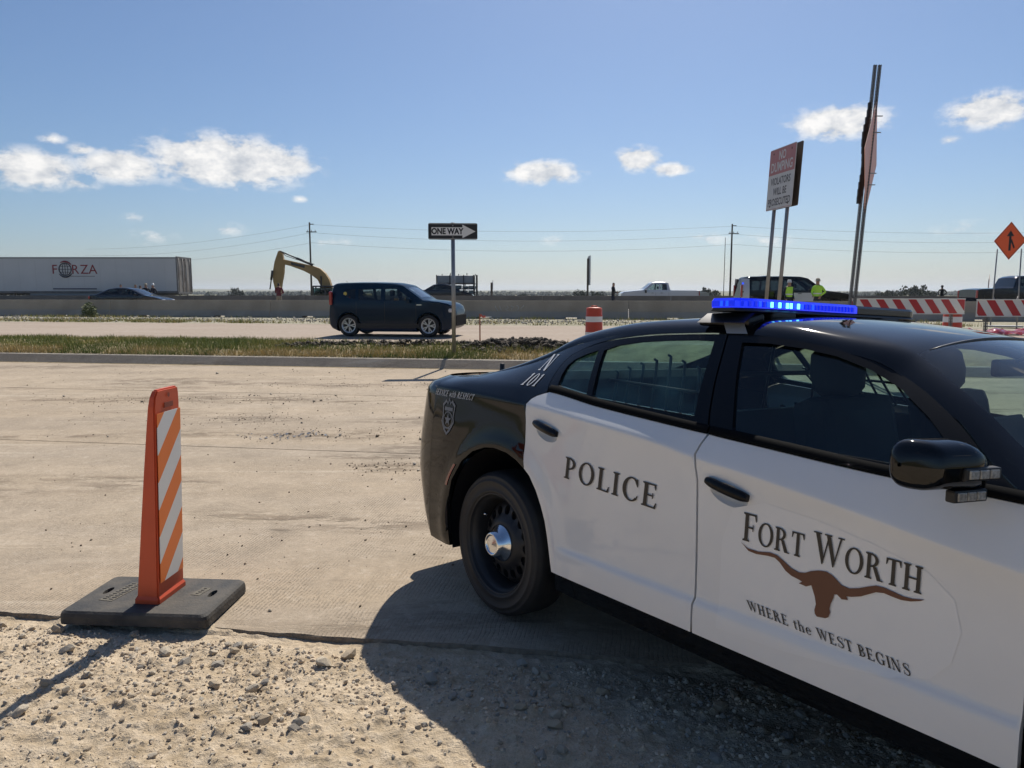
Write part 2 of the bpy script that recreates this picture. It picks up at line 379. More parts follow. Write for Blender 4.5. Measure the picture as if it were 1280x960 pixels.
MUD = [(-3.4, 10.4, 1.5, .45), (-5.3, 10.4, 1.2, .35), (-3.1, 8.9, .9, .35), (-1.9, 8.0, 1.0, .35), (-1.1, 6.6, .5, .25), (-.9, 11.8, 1.0, .4), (-2.6, 11.8, 1.3, .3), (-1.55, 4.9, .16, .06)]
def concrete_mat():
    m, nt, p, N, L = nodes('tined_concrete')
    v = road_vec(N, L); vl = road_vec(N, L, .22, 1.0)
    big = noise_n(N, L, vl, .55, 7, .6); mid = noise_n(N, L, vl, 2.6, 8, .62); fine = noise_n(N, L, v, 38, 8, .7); grit = noise_n(N, L, v, 160, 3, .6)
    c = mixc(N, L, ramp(N, L, big, .35, .65), (.41, .325, .235), (.485, .40, .305))
    c = mixc(N, L, ramp(N, L, mid, .30, .70, 0, .55), c, (.43, .34, .235))
    c = mixc(N, L, ramp(N, L, fine, .36, .68, 0, .62), c, (.30, .245, .18))
    c = mixc(N, L, ramp(N, L, grit, .56, .70, 0, .5), c, (.60, .53, .43))
    # mud tracked across the lanes: ragged darker patches and crumbs, pale scraped streaks
    sx = road_vec(N, L, .35, 1.5)
    t1 = noise_n(N, L, sx, .75, 3, .5); t2 = noise_n(N, L, road_vec(N, L, .45, 1.6), 5.5, 9, .72)
    patch = ramp(N, L, t1, .50, .64)
    for (qx, qy, rx, ry) in MUD:
        g_ = N('ShaderNodeNewGeometry'); a_ = N('ShaderNodeVectorMath'); a_.operation = 'SUBTRACT'; L(g_.outputs['Position'], a_.inputs[0]); a_.inputs[1].default_value = (qx, qy, 0)
        b_ = N('ShaderNodeVectorMath'); b_.operation = 'MULTIPLY'; L(a_.outputs[0], b_.inputs[0]); b_.inputs[1].default_value = (1/rx, 1/ry, 0)
        c_ = N('ShaderNodeVectorMath'); c_.operation = 'LENGTH'; L(b_.outputs[0], c_.inputs[0]); patch = math_n(N, L, 'MAXIMUM', patch, ramp(N, L, c_.outputs['Value'], 1.1, .2))
    mud = math_n(N, L, 'MULTIPLY', patch, ramp(N, L, t2, .45, .57))
    c = mixc(N, L, math_n(N, L, 'MULTIPLY', mud, .78), c, (.165, .12, .078))
    lane = noise_n(N, L, road_vec(N, L, .02, 1.0), 1.15, 3, .5); c = mixc(N, L, ramp(N, L, lane, .42, .62, 0, .30), c, (.30, .255, .205))
    blot = noise_n(N, L, v, 1.9, 7, .7); c = mixc(N, L, ramp(N, L, blot, .52, .70, 0, .45), c, (.27, .22, .165))
    spk = noise_n(N, L, v, 11, 6, .75); c = mixc(N, L, ramp(N, L, spk, .52, .68, 0, .38), c, (.25, .20, .145)); c = mixc(N, L, ramp(N, L, spk, .46, .34, 0, .35), c, (.56, .48, .385))
    st = noise_n(N, L, road_vec(N, L, .10, 2.4), 2.2, 6, .6); c = mixc(N, L, ramp(N, L, st, .60, .72, 0, .55), c, (.58, .50, .39))
    L(c, p.inputs['Base Color']); p.inputs['Roughness'].default_value = .88; p.inputs['Specular IOR Level'].default_value = .3
    # transverse tining: fine grooves across the lane, worn in patches
    sep = N('ShaderNodeSeparateXYZ'); L(v, sep.inputs[0])
    wob = noise_n(N, L, v, 7, 3)
    ph = math_n(N, L, 'MULTIPLY_ADD', sep.outputs[0], 2*math.pi/.021); ph.node.inputs[2].default_value = 0
    ph = math_n(N, L, 'ADD', ph, math_n(N, L, 'MULTIPLY', wob, 9.))
    g = ramp(N, L, math_n(N, L, 'SINE', ph), .35, .95)
    wear = ramp(N, L, noise_n(N, L, v, 2.3, 5), .36, .6)
    g = math_n(N, L, 'MULTIPLY', g, wear); g = math_n(N, L, 'MULTIPLY', g, ramp(N, L, noise_n(N, L, v, 45, 3), .3, .6))
    c = mixc(N, L, math_n(N, L, 'MULTIPLY', g, .42), c, (.23, .185, .135)); L(c, p.inputs['Base Color'])
    h = math_n(N, L, 'MULTIPLY', g, -.0045)
    h = math_n(N, L, 'ADD', h, math_n(N, L, 'MULTIPLY', fine, .006)); h = math_n(N, L, 'ADD', h, math_n(N, L, 'MULTIPLY', grit, .0025))
    h = math_n(N, L, 'ADD', h, math_n(N, L, 'MULTIPLY', mud, .006)); h = math_n(N, L, 'ADD', h, math_n(N, L, 'MULTIPLY', mid, .012))
    b = N('ShaderNodeBump'); b.inputs['Strength'].default_value = .9; b.inputs['Distance'].default_value = 1.0; L(h, b.inputs['Height']); L(b.outputs[0], p.inputs['Normal'])
    return m
def soil_mat(name, c0, c1, c2, sc=1., bump=.02, stripes=False):
    m, nt, p, N, L = nodes(name)
    v = road_vec(N, L); vl = road_vec(N, L, .35, 1)
    a = noise_n(N, L, vl, 1.1*sc, 6, .6); b_ = noise_n(N, L, v, 9*sc, 8, .65); d = noise_n(N, L, v, 70*sc, 5, .65)
    c = mixc(N, L, ramp(N, L, a, .35, .65), c0, c1); c = mixc(N, L, ramp(N, L, b_, .38, .7, 0, .7), c, c2); c = mixc(N, L, ramp(N, L, d, .4, .75, 0, .4), c, tuple(k*.55 for k in c0))
    L(c, p.inputs['Base Color']); p.inputs['Roughness'].default_value = .95; p.inputs['Specular IOR Level'].default_value = .2
    h = math_n(N, L, 'ADD', math_n(N, L, 'MULTIPLY', b_, bump), math_n(N, L, 'MULTIPLY', d, bump*.28))
    b = N('ShaderNodeBump'); b.inputs['Strength'].default_value = .9; b.inputs['Distance'].default_value = 1.; L(h, b.inputs['Height']); L(b.outputs[0], p.inputs['Normal'])
    return m
CONCRETE = concrete_mat()
GRAVEL_SOIL = soil_mat('tan_caliche_dirt', (.44, .345, .23), (.57, .465, .335), (.70, .59, .45), 1.8, .026)
MEDIAN_SOIL = soil_mat('median_soil', (.30, .24, .14), (.37, .30, .18), (.20, .155, .095), 1., .03)
FRONT_MAT = soil_mat('pale_frontage_road', (.36, .295, .24), (.41, .345, .285), (.30, .235, .18), .8, .006)
STRIP_MAT = soil_mat('roadside_gravel_and_weeds', (.34, .31, .23), (.44, .41, .33), (.16, .16, .07), .9, .03)
HIGHWAY_MAT = soil_mat('highway_concrete', (.30, .28, .25), (.34, .32, .28), (.24, .22, .2), .4, .004)
FIELD_MAT = soil_mat('dry_fields', (.17, .155, .08), (.12, .125, .06), (.22, .19, .11), .02, .05)

def axis(*segs):
    out = []
    for a, b, s in segs:
        n = max(1, int(round((b-a)/s))); out += [a+(b-a)*i/n for i in range(n)]
    return np.array(out+[segs[-1][1]])
def sheet(name, xs, vs, fn, m, parent=None, label=None, kind='structure', dz=0.):
    X, V = np.meshgrid(xs, vs); Y = V-SL*X; Z = fn(X, Y)+dz; n = len(xs)
    co = np.c_[X.ravel(), Y.ravel(), Z.ravel()]
    i = np.arange(len(vs)-1)[:, None]*n+np.arange(n-1)[None]; i = i.ravel(); F = np.c_[i, i+1, i+n+1, i+n]
    me = bpy.data.meshes.new(name); me.from_pydata(co.tolist(), [], F.tolist()); smooth(me); me.update()
    o = link(name, me, m, parent)
    if kind: o['kind'] = kind
    if label: o['label'] = label
    return o
# --- near shoulder: crumbly caliche dirt, modelled relief where the camera sees it
def gravel_h(X, Y):
    V = Y+SL*X; z = ground_h(X, Y)
    r = .022*fbm(X*1.7, Y*2.2, 3, 5)+.013*fbm(X*7, Y*8.5, 5, 11, .62)
    k = fbm(X*26, Y*28, 3, 23, .6); r = r+.013*np.maximum(k-.16, 0)*2+.004*k
    rut = np.sin((Y*1.0+X*.38)*46+5*fbm(X*2, Y*2, 3, 40)); r = r+.0035*rut*sstep(-1.6, -.6, X)*sstep(-.1, .2, fbm(X*1.1, Y*1.3, 2, 77)+.1)
    lip = sstep(2.95, 3.2, V); z = z+r*(1-.35*lip)-.004*lip
    spill = .034*fbm(X*2.1, V*3, 4, 91, .6)+.008*fbm(X*14, V*18, 3, 93)-.008
    return np.where(V > 3.22, np.where(V > 3.25, z-r*.8+spill-(V-3.25)*.16, z+np.maximum(spill+.02, 0)*.6), z)
shoulder = sheet('gravel_shoulder', axis((-9, -2.9, .12), (-2.9, 2.4, .0085), (2.4, 9, .15)), axis((-8, 1.7, .25), (1.7, 3.235, .008), (3.235, 3.42, .012)), gravel_h, GRAVEL_SOIL,
                 label='crumbly tan dirt shoulder strewn with loose stones')
# --- the concrete carriageway in long slabs with open joints
road = sheet('concrete_road', axis((-60, 60, 2)), axis((3.32, 13.86, .5)), lambda x, y: ground_h(x, y)-.08, MEDIAN_SOIL, label='pale tined concrete road with mud tracked across it')
EDGE_MAT = mat('soil_and_shade_broken_edge', (.27, .215, .155), .95, noise=(25, .7, (.12, .095, .068)), bump=(45, .8, .02))  # soil stain plus the shade of the lip, both put into the colour
def slab(v0, v1, edge=False):
    xs = axis((-60, -3, 1.5), (-3, 2.5, .05 if edge else .12), (2.5, 60, 1.5)); vs = list(axis((v0, v1, .16)))
    if edge: vs = [v0-.002, v0-.002, v0+.004]+vs[1:]
    else: vs = [v0, v0+.003]+vs[1:]
    vs = np.array(vs+[v1+.002])
    X, V = np.meshgrid(xs, vs); V = V.copy()
    if edge:
        jag = .012*fbm(xs*3, xs*0, 4, 3)+.010*fbm(xs*16, xs*0+4, 3, 9); V[:4] += jag
    Y = V-SL*X; Z = ground_h(X, np.maximum(Y, 3.2505-SL*X) if edge else Y); Z[0] -= .09; Z[-1] -= .05
    if edge: Z[1] -= .008+.006*vnoise(xs*20, xs*0, 2)
    n = len(xs); i = (np.arange(len(vs)-1)[:, None]*n+np.arange(n-1)[None]).ravel()
    me = bpy.data.meshes.new('slab'); me.from_pydata(np.c_[X.ravel(), Y.ravel(), Z.ravel()].tolist(), [], np.c_[i, i+1, i+n+1, i+n].tolist()); smooth(me); me.set_sharp_from_angle(angle=rad(40)); me.update()
    
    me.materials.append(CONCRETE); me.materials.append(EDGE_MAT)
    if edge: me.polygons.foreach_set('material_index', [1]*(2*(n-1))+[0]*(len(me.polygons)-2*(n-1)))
    return link('slab', me, None, road)
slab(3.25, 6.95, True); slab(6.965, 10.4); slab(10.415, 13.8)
# --- kerb, median, frontage road, verge, highway, open country
CURB_MAT = mat('weathered_kerb_concrete', (.30, .27, .225), .9, noise=(3, .7, (.17, .15, .125)), bump=(25, .5, .02))
kerb = empty('kerb', (0, 0, 0)); kerb['kind'] = 'structure'; kerb['label'] = 'weathered concrete kerb along the grass median'
for k in range(-12, 12):
    xa, xb = k*3.05+.9, (k+1)*3.05+.888
    prof = [(13.79, -.05), (13.79, .105), (13.80, .135), (13.83, .155), (13.94, .162), (13.96, .155), (13.96, -.05)]
    V = []
    for x in (xa, (xa+xb)/2, xb):
        for v, z in prof: V.append((x, v-SL*x, .2+z+.006*math.sin(k*3.1)))
    n = len(prof); F = [(i, i+1, n+i+1, n+i) for i in range(n-1)]+[(n+i, n+i+1, 2*n+i+1, 2*n+i) for i in range(n-1)]+[tuple(range(n)), tuple(range(3*n-1, 2*n-1, -1))]
    b = MB(); b.add(V, F); b.build('kerbstone', CURB_MAT, kerb)
def med_h(x, y): return ground_h(x, y)+.05*fbm(x*1.3, y*1.3, 4, 61)*sstep(13.9, 14.4, y+SL*x)
sheet('median', axis((-45, -14, 1), (-14, 14, .16), (14, 45, 1)), axis((13.955, 14.6, .08), (14.6, 18.83, .2)), med_h, MEDIAN_SOIL, label='earth of the grass median between the two roads')
sheet('frontage_road', axis((-70, 70, 1.5)), axis((18.80, 29.05, .6)), lambda x, y: base_h(x, y)+.012*fbm(x*.5, y*.9, 3, 8), FRONT_MAT, label='pale dusty frontage road beyond the median')
sheet('gravel_verge', axis((-70, -30, 1), (-30, 30, .25), (30, 70, 1)), axis((29.0, 36.2, .2)), lambda x, y: base_h(x, y)+.10*fbm(x*.9, y*.9, 4, 88)*sstep(29, 29.8, y+SL*x)*(1-sstep(32.5, 33.5, y+SL*x)), STRIP_MAT, label='verge of pale gravel and weeds below the near concrete barrier')
sheet('highway', axis((-140, 140, 10)), axis((36.0, 62.0, 2)), lambda x, y: base_h(x, y)+.002, HIGHWAY_MAT, label='highway pavement between and beyond the concrete barriers')
# open land to the horizon
def land_h(X, Y):
    r = np.hypot(X, Y); return .25-.9*sstep(62, 110, r)*(r < 1e9)+0*X
xs = np.concatenate([-np.geomspace(9000, 60, 40), np.linspace(-50, 50, 9), np.geomspace(60, 9000, 40)])
vs = np.concatenate([-np.geomspace(3000, 12, 18), [-8., 3.2, 13.8, 36], np.geomspace(61, 9000, 46)])
X, V = np.meshgrid(xs, vs); Y = V-SL*X*(np.abs(X) < 100); R_ = np.hypot(X, V)
Z = np.where(V < 61, -.25, .30-3.0*sstep(62, 170, V))
Z = np.where((V < -5) | ((V < 36) & (np.abs(X) > 75)), -.3, Z)
far = sstep(900, 3600, V); Z = Z+far*(7+16*fbm(X/900., V/700., 4, 31)+9*sstep(200, 1500, -X))
n = len(xs); i = (np.arange(len(vs)-1)[:, None]*n+np.arange(n-1)[None]).ravel()
me = bpy.data.meshes.new('terrain'); me.from_pydata(np.c_[X.ravel(), Y.ravel(), Z.ravel()].tolist(), [], np.c_[i, i+1, i+n+1, i+n].tolist()); smooth(me); me.update()
terrain = link('terrain', me, FIELD_MAT); tag(terrain, 'open fields and low hills reaching to the horizon', kind='structure')

# --- loose stones: the larger ones singly, the rest in one mass
STONE_MATS = [mat('limestone_pale', (.52, .45, .35), .9, noise=(30, .6, (.33, .28, .21)), bump=(60, .5, .006)), mat('limestone_grey', (.40, .36, .30), .9, noise=(30, .6, (.22, .2, .17)), bump=(60, .5, .006)), mat('limestone_tan', (.47, .385, .28), .9, noise=(30, .6, (.27, .21, .14)), bump=(60, .5, .006))]
def stone_shape(rs, sub=2):
    bm = bmesh.new(); bmesh.ops.create_icosphere(bm, subdivisions=sub, radius=1)
    off = [rs.uniform(-1, 1) for _ in range(6)]
    cuts = [(Vector((rs.gauss(0, 1), rs.gauss(0, 1), rs.gauss(0, 1))).normalized(), rs.uniform(.45, .85)) for _ in range(9)]
    for v in bm.verts:
        p = v.co.copy()
        for nrm, d in cuts:
            k = p.dot(nrm)
            if k > d: p -= nrm*(k-d)*.92
        v.co = p*(1+.08*math.sin(5*p.x+off[0])*math.sin(6*p.y+off[1]))
    for v in bm.verts: v.co.x *= 1.15; v.co.z *= .72
    return bm
rs = random.Random(5)
stone_me = []
for k in range(9):
    bm = stone_shape(rs, 1 if k % 3 else 2); me = bpy.data.meshes.new('stone'); bm.to_mesh(me); bm.free(); me.materials.append(STONE_MATS[k % 3]); stone_me.append(me)
def stone_xy():
    while True:
        x = rs.uniform(-2.85, 2.0); v = 3.16-abs(rs.gauss(0, .62)); y = v-SL*x
        if v < 1.75: continue
        d = float(fbm(np.array(x*1.6), np.array(y*2.1), 3, 19))
        w = .35+.9*max(0, d+.15)+(.45 if x < -.9 else 0)+(.35 if x > -.1 else 0)
        if rs.random() < w: return x, y
def scatter_single(count, lo, hi, parent, pick, sink):
    for k in range(count):
        x, y = pick(); r = lo+(hi-lo)*rs.random()**2.6
        z = float(gravel_h(np.array(x), np.array(y))) if parent is shoulder else float(ground_h(np.array(x), np.array(y)))
        o = bpy.data.objects.new('stone', stone_me[rs.randrange(9)]); COL.objects.link(o); o.parent = parent
        o.location = (x, y, z+r*sink); o.scale = (r, r*rs.uniform(.7, 1.1), r*rs.uniform(.7, 1.1)); o.rotation_euler = (rs.uniform(-.5, .5), rs.uniform(-.5, .5), rs.uniform(0, 6.28))
scatter_single(298, .011, .042, shoulder, stone_xy, .28)
def road_xy():
    while True:
        v = rs.uniform(3.4, 13.5); x = rs.uniform(-.72, .05)*v
        if rs.random() < .55:
            q = MUD[rs.randrange(7)]; x = q[0]+rs.gauss(0, q[2]*.5); return x, q[1]+rs.gauss(0, q[3]*.6)
        if rs.random() < .6 and not (.3 < float(fbm(np.array(x*.5), np.array(v*.6), 2, 51))+.5 < .9): continue
        return x, v-SL*x
scatter_single(55, .008, .03, road, road_xy, .45)
TMPL = []
for k in range(12):
    bm = stone_shape(rs, 1); TMPL.append((np.array([v.co[:] for v in bm.verts]), np.array([[v.index for v in f.verts] for f in bm.faces]))); bm.free()
def stone_mass(name, pts, mats, label, parent=None):
    V = []; F = []; MI = []; o = 0
    for x, y, z, r in pts:
        tv, tf = TMPL[rs.randrange(12)]; e = Euler((rs.uniform(0, 6.28), rs.uniform(0, 6.28), rs.uniform(0, 6.28))).to_matrix()
        M3 = np.array(e)*r; p = tv@M3.T*np.array([1, 1, .8])+np.array([x, y, z]); V.append(p); F.append(tf+o); o += len(tv); MI += [rs.randrange(len(mats))]*len(tf)
    me = bpy.data.meshes.new(name); me.from_pydata(np.concatenate(V).tolist(), [], np.concatenate(F).tolist()); me.polygons.foreach_set('material_index', MI)
    ob = link(name, me, mats, parent); ob['kind'] = 'stuff'
    if label: ob['label'] = label
    return ob
pts = []
for k in range(11500):
    x, y = stone_xy(); r = .0024+.0105*rs.random()**2.8; pts.append((x, y, float(ground_h(x, y)), r))
for k in range(1300):
    x, y = stone_xy()
    if float(fbm(np.array(x*2.3), np.array(y*3.1), 2, 45)) < .02: continue
    r = .007+.012*rs.random()**2; pts.append((x, y, 0., r))
X_ = np.array([p[0] for p in pts]); Y_ = np.array([p[1] for p in pts]); Zg = gravel_h(X_, Y_)
pts = [(p[0], p[1], z+p[3]*.12, p[3]) for p, z in zip(pts, Zg)]
stone_mass('fine_gravel', pts, STONE_MATS+[mat('dust_coloured_chips', (.64, .53, .395), .95), mat('dust_coloured_chips_dark', (.50, .40, .285), .95)], 'fine gravel chips scattered over the dirt shoulder')
pts = []
for k in range(2200):
    x, y = road_xy(); r = .003+.008*rs.random()**2.6; pts.append((x, y, float(ground_h(x, y))+r*.4, r))
V_ = []; F_ = []
for k in range(60):
    x = -2.35+rs.gauss(0, .22); y = 7.95+rs.gauss(0, .10); s_ = rs.uniform(.008, .022); e = Euler((rs.uniform(-.5, .5), rs.uniform(-.5, .5), rs.uniform(0, 6.28))).to_matrix(); o_ = len(V_); c_ = Vector((x, y, float(ground_h(x, y))+.010))
    V_ += [tuple(c_+e @ Vector(q)*s_) for q in ((-1, -.4, 0), (.7, -.7, 0), (.9, .3, 0), (-.2, .8, 0), (-1, -.4, -.12), (.7, -.7, -.12), (.9, .3, -.12), (-.2, .8, -.12))]; F_ += [(o_, o_+1, o_+2, o_+3), (o_+4, o_+7, o_+6, o_+5)]+[(o_+i, o_+4+i, o_+4+(i+1) % 4, o_+(i+1) % 4) for i in range(4)]
sb_ = MB(); sb_.add(V_, F_); tag(sb_.build('plastic_shards', [mat('blue_grey_shards', (.13, .15, .19), .7)]), 'scatter of small blue grey shards on the concrete road', kind='stuff')
stone_mass('dirt_crumbs', pts, [mat('dried_mud', (.16, .12, .08), .95), STONE_MATS[2]], 'crumbs of dried mud scattered over the concrete road')
# pale rocks along the foot of the verge
pts = []
for k in range(2200):
    x = rs.uniform(-34, 10); v = 31.2+rs.gauss(0, .9); y = v-SL*x; r = rs.uniform(.02, .065); pts.append((x, y, float(base_h(x, y))+.05, r))
stone_mass('verge_rocks', pts, [mat('pale_rock', (.50, .455, .375), .9), STONE_MATS[1]], 'band of pale broken rock on the verge below the barrier')
# dark clods turned up by digging, at the far edge of the grass
pts = []
CLOD = [mat('dark_clay', (.045, .034, .025), .95, noise=(12, .6, (.09, .068, .045)), bump=(30, .8, .02)), mat('brown_clay', (.095, .072, .048), .95, noise=(12, .6, (.05, .038, .027)), bump=(30, .8, .02))]
def clod(cx0, cx1, Y0, hmax, n, r0, r1, sy):
    for k in range(n):
        x = rs.uniform(cx0, cx1); y = Y0+rs.gauss(0, sy); t = (x-cx0)/(cx1-cx0); env = math.sin(math.pi*t)**.6 if 0 < t < 1 else 0
        h = hmax*env*max(0, 1-(abs(y-Y0)/(sy*2.4))**2)*rs.random(); pts.append((x, y, float(ground_h(x, y))+h, rs.uniform(r0, r1)))
clod(-4.9, .35, 15.9, .10, 420, .025, .085, .22); clod(-1.0, 1.15, 15.5, .17, 420, .03, .10, .30); clod(-.3, 1.3, 15.1, .19, 260, .03, .10, .25)
stone_mass('dirt_clods', pts, CLOD, 'ridge of dark dug-up clay clods along the median grass')
# --- grass
def grass(name, n, area, hfun, hz, cols, label, lean=.35, w=.006):
    V = np.zeros((n*3, 3)); rr = np.random.default_rng(9 if name == 'median_grass' else 14)
    x, y, keep = area(rr, n); x = x[keep]; y = y[keep]; n = len(x)
    h = hfun(rr, x, y); a = rr.uniform(0, 6.283, n); le = rr.normal(0, lean, (n, 2))*h[:, None]; z = hz(x, y)
    dx, dy = np.cos(a)*w*(.6+h*6), np.sin(a)*w*(.6+h*6)
    V = np.empty((n, 3, 3)); V[:, 0] = np.c_[x-dx, y-dy, z-.01]; V[:, 1] = np.c_[x+dx, y+dy, z-.01]; V[:, 2] = np.c_[x+le[:, 0], y+le[:, 1], z+h]
    me = bpy.data.meshes.new(name); me.from_pydata(V.reshape(-1, 3).tolist(), [], np.arange(n*3).reshape(-1, 3).tolist())
    mi = cols[1](rr, x, y); me.polygons.foreach_set('material_index', mi.astype(int).tolist())
    o = link(name, me, cols[0]); tag(o, label, kind='stuff'); return o
G_GREEN = mat('green_grass', (.185, .215, .05), .8); G_DRY = mat('dry_grass', (.50, .385, .17), .85); G_PALE = mat('yellow_green_grass', (.31, .30, .085), .8)
def med_area(r, n):
    x = r.uniform(-15, 1.6, n); v = 13.98+4.6*r.random(n)**1.5; y = v-SL*x
    d = fbm(x*.9, y*1.4, 3, 71); bare = sstep(-5.2, -4.2, x)*sstep(15.15, 15.6, y+.0*x)
    keep = (r.random(n) < (.9+1.2*d))*(r.random(n) > bare*.9)*(r.random(n) > .85*sstep(17.2, 18.4, v)); return x, y, keep
def med_col(r, x, y):
    v = y+SL*x; t = fbm(x*.8, y*1.1, 3, 5)+r.normal(0, .16, len(x)); dry = (v < 14.35)*.30+(v > 16.8)*.12
    return np.where(t+dry > .37, 1, np.where(t > .06, 2, 0))
grass('median_grass', 62000, med_area, lambda r, x, y: (.045+.075*r.random(len(x)))*(1+.9*np.maximum(0, fbm(x*1.5, y*1.5, 3, 33))), lambda x, y: med_h(x, y), ([G_GREEN, G_DRY, G_PALE], med_col), 'ragged green and straw-coloured grass on the median')
def verge_area(r, n):
    x = r.uniform(-34, 17, n); v = np.where(r.random(n) < .7, 29.5+abs(r.normal(0, .8, n)), 33.6+r.normal(0, .35, n)); y = v-SL*x
    return x, y, r.random(n) < (.5+1.6*fbm(x*.35, y*.6, 3, 15))
grass('verge_grass', 26000, verge_area, lambda r, x, y: .05+.13*r.random(len(x)), lambda x, y: base_h(x, y), ([G_GREEN, G_DRY, G_PALE], lambda r, x, y: r.choice([0, 1, 2], len(x), p=[.25, .4, .35])), 'sparse weeds on the verge below the near barrier', w=.012)

# ================================================================== the police car
PAINT_BLACK = mat('black_car_paint', (.0030, .0036, .0048), .30, coat=.85, spec=.0, noise=(5, .25, (.009, .0088, .0085)))
PAINT_WHITE = mat('white_car_paint', (.78, .775, .76), .38, coat=1., spec=.2, noise=(3.5, .30, (.69, .675, .645)))
GLASS_REAR = glass('tinted_rear_glass', (.54, .74, .72), .9, spot=.34, film=(.10, .25, .28))
GLASS_FRONT = glass('tinted_front_glass', (.50, .62, .60), .9, spot=.06, film=(.05, .13, .16))
GLASS_CLEAR = glass('windshield_glass', (.74, .86, .82), 1., spot=.03)
INTERIOR = mat('dark_interior', (.016, .017, .019), .8)
INTERIOR_GREY = mat('grey_interior', (.05, .052, .055), .75)
TRIM = mat('satin_black_trim', (.005, .0056, .007), .22, spec=.22)
X0 = -.575; TB = .42
zc = pchip([-.98, -.65, -.236, .203, .321, .73, 1.109, 1.185, 1.447, 1.681, 1.873, 2.087, 2.6, 3.3, 3.9], [1.075, 1.088, 1.077, 1.057, 1.05, 1.022, .984, .970, .942, .914, .888, .856, .80, .745, .70])
zb = pchip([-1.0, -.575, -.3, 0, .318, .69, 1.248, 1.535, 1.726, 1.9, 2.2, 2.5, 3.2, 3.6, 3.9], [1.098, 1.112, 1.124, 1.126, 1.12, 1.085, 1.044, 1.025, 1.012, 1.003, .995, .975, .915, .85, .79])
yC_ = pchip([-.575, -.3, 0, .4, 1.2, 2.0, 2.6, 3.1, 3.45], [.925, .935, .938, .938, .938, .938, .938, .935, .90])
yB_ = pchip([-.575, -.3, 0, .3, .8, 1.3, 2.0, 2.4, 3.0, 3.45], [.885, .89, .89, .888, .886, .886, .886, .89, .88, .83])
yE_ = pchip([-.575, -.45, -.2, .0, .11, .22, .32, .44, .6, .78, 1.0, 1.25, 1.514, 1.715, 1.76, 1.865, 1.954, 2.026, 2.088, 2.16, 2.3, 2.42, 2.7, 3.2, 3.45], [.77, .755, .725, .70, .685, .672, .66, .648, .632, .62, .614, .606, .60, .596, .602, .65, .69, .72, .745, .78, .83, .86, .85, .82, .77])
zE_ = pchip([-.95, -.575, -.45, -.2, .0, .11, .22, .32, .44, .6, .78, 1.0, 1.25, 1.514, 1.715, 1.76, 1.865, 1.954, 2.026, 2.088, 2.16, 2.3, 2.42, 2.7, 3.2, 3.6, 3.9], [1.118, 1.136, 1.146, 1.195, 1.252, 1.292, 1.344, 1.379, 1.407, 1.433, 1.444, 1.449, 1.443, 1.408, 1.362, 1.340, 1.284, 1.236, 1.195, 1.155, 1.104, 1.022, .998, .985, .94, .875, .80])
zTop = pchip([-1.0, -.93, -.85, -.5, -.42, -.1, .2, .4, .6, .85, 1.1, 1.35, 1.55, 1.7, 1.78, 1.88, 2.2, 2.5, 2.56, 3.0, 3.4, 3.7, 3.92], [1.10, 1.138, 1.130, 1.132, 1.14, 1.275, 1.375, 1.425, 1.455, 1.474, 1.480, 1.470, 1.448, 1.418, 1.397, 1.362, 1.215, 1.065, 1.05, 1.01, .955, .88, .79])
FX1 = 3.45
def plan(x, y0, a_r=.34, a_f=.40):
    """tuck of the body corners, seen from above"""
    x = np.asarray(x, float); y = np.asarray(y0, float)
    tr = np.clip((X0-x)/a_r, 0, 1); tf = np.clip((x-FX1)/a_f, 0, 1)
    return y-TB*(1-np.sqrt(1-tr**2))-.50*(1-np.sqrt(1-tf**2))
def softk(d, w): return .5*(d+np.sqrt(d*d+w*w))-.5*w
def yside(x, z):
    x = np.asarray(x, float); z = np.asarray(z, float)
    c, b, e = zc(x), zb(x), zE_(x); yc, yb, ye = yC_(x), yB_(x), yE_(x)
    d = c-z; dn = softk(d, .006)
    scal = .010+.012*sstep(1.0, 2.0, x)*(1-sstep(2.5, 3, x))
    kb = .17*(1-.8*sstep(.15, .7, x)); barrel = kb*((c-.60)**2-np.maximum(np.minimum(z, c)-.60, 0)**2)-.036*(1-.8*sstep(.15, .7, x))
    low = barrel-scal*(1-np.exp(-dn/.06))+.012/(1+np.exp(-(.462-z)/.006))*sstep(.45, .6, x)*(1-sstep(2.5, 2.6, x))-.40*np.maximum(0, .42-z)**2-.10*np.maximum(0, .30-z)
    up1 = softk(-d, .006); s1 = (yb-yc)/np.maximum(b-c, .02)
    s2 = (ye-yb)/np.maximum(e-b, .012)
    up2 = softk(z-b, .012)
    y = yc+low+s1*up1+(s2-s1)*up2
    bul = .020*np.clip((z-b)/np.maximum(e-b, .05), 0, 1)*np.clip((e-z)/np.maximum(e-b, .05), 0, 1)*4*sstep(.1, .5, x); y = y+bul*.6
    for wx in (0, 3.05):
        r = np.hypot(x-wx-.04*(wx == 0), z-.39); y = y+.010*np.exp(-((r-.45)/.05)**2)*sstep(.2, .3, z)
    return y
def side_pt(x, z, off=0., s=-1):
    y = float(yside(x, z))+off; return (x, s*y, z)
def side_arrays(P, off=0., s=-1):
    x, z = P[:, 0], P[:, 1]; y = yside(x, z)+off; e = 2e-3
    gx = (yside(x+e, z)-yside(x-e, z))/(2*e); gz = (yside(x, z+e)-yside(x, z-e))/(2*e)
    n = np.c_[-gx, np.ones_like(gx), -gz]; n /= np.linalg.norm(n, axis=1)[:, None]
    co = np.c_[x, s*y, z]; n[:, 1] *= s; return co, n
def set_normals(me, nrm):
    smooth(me); me.normals_split_custom_set_from_vertices([tuple(map(float, v)) for v in nrm])
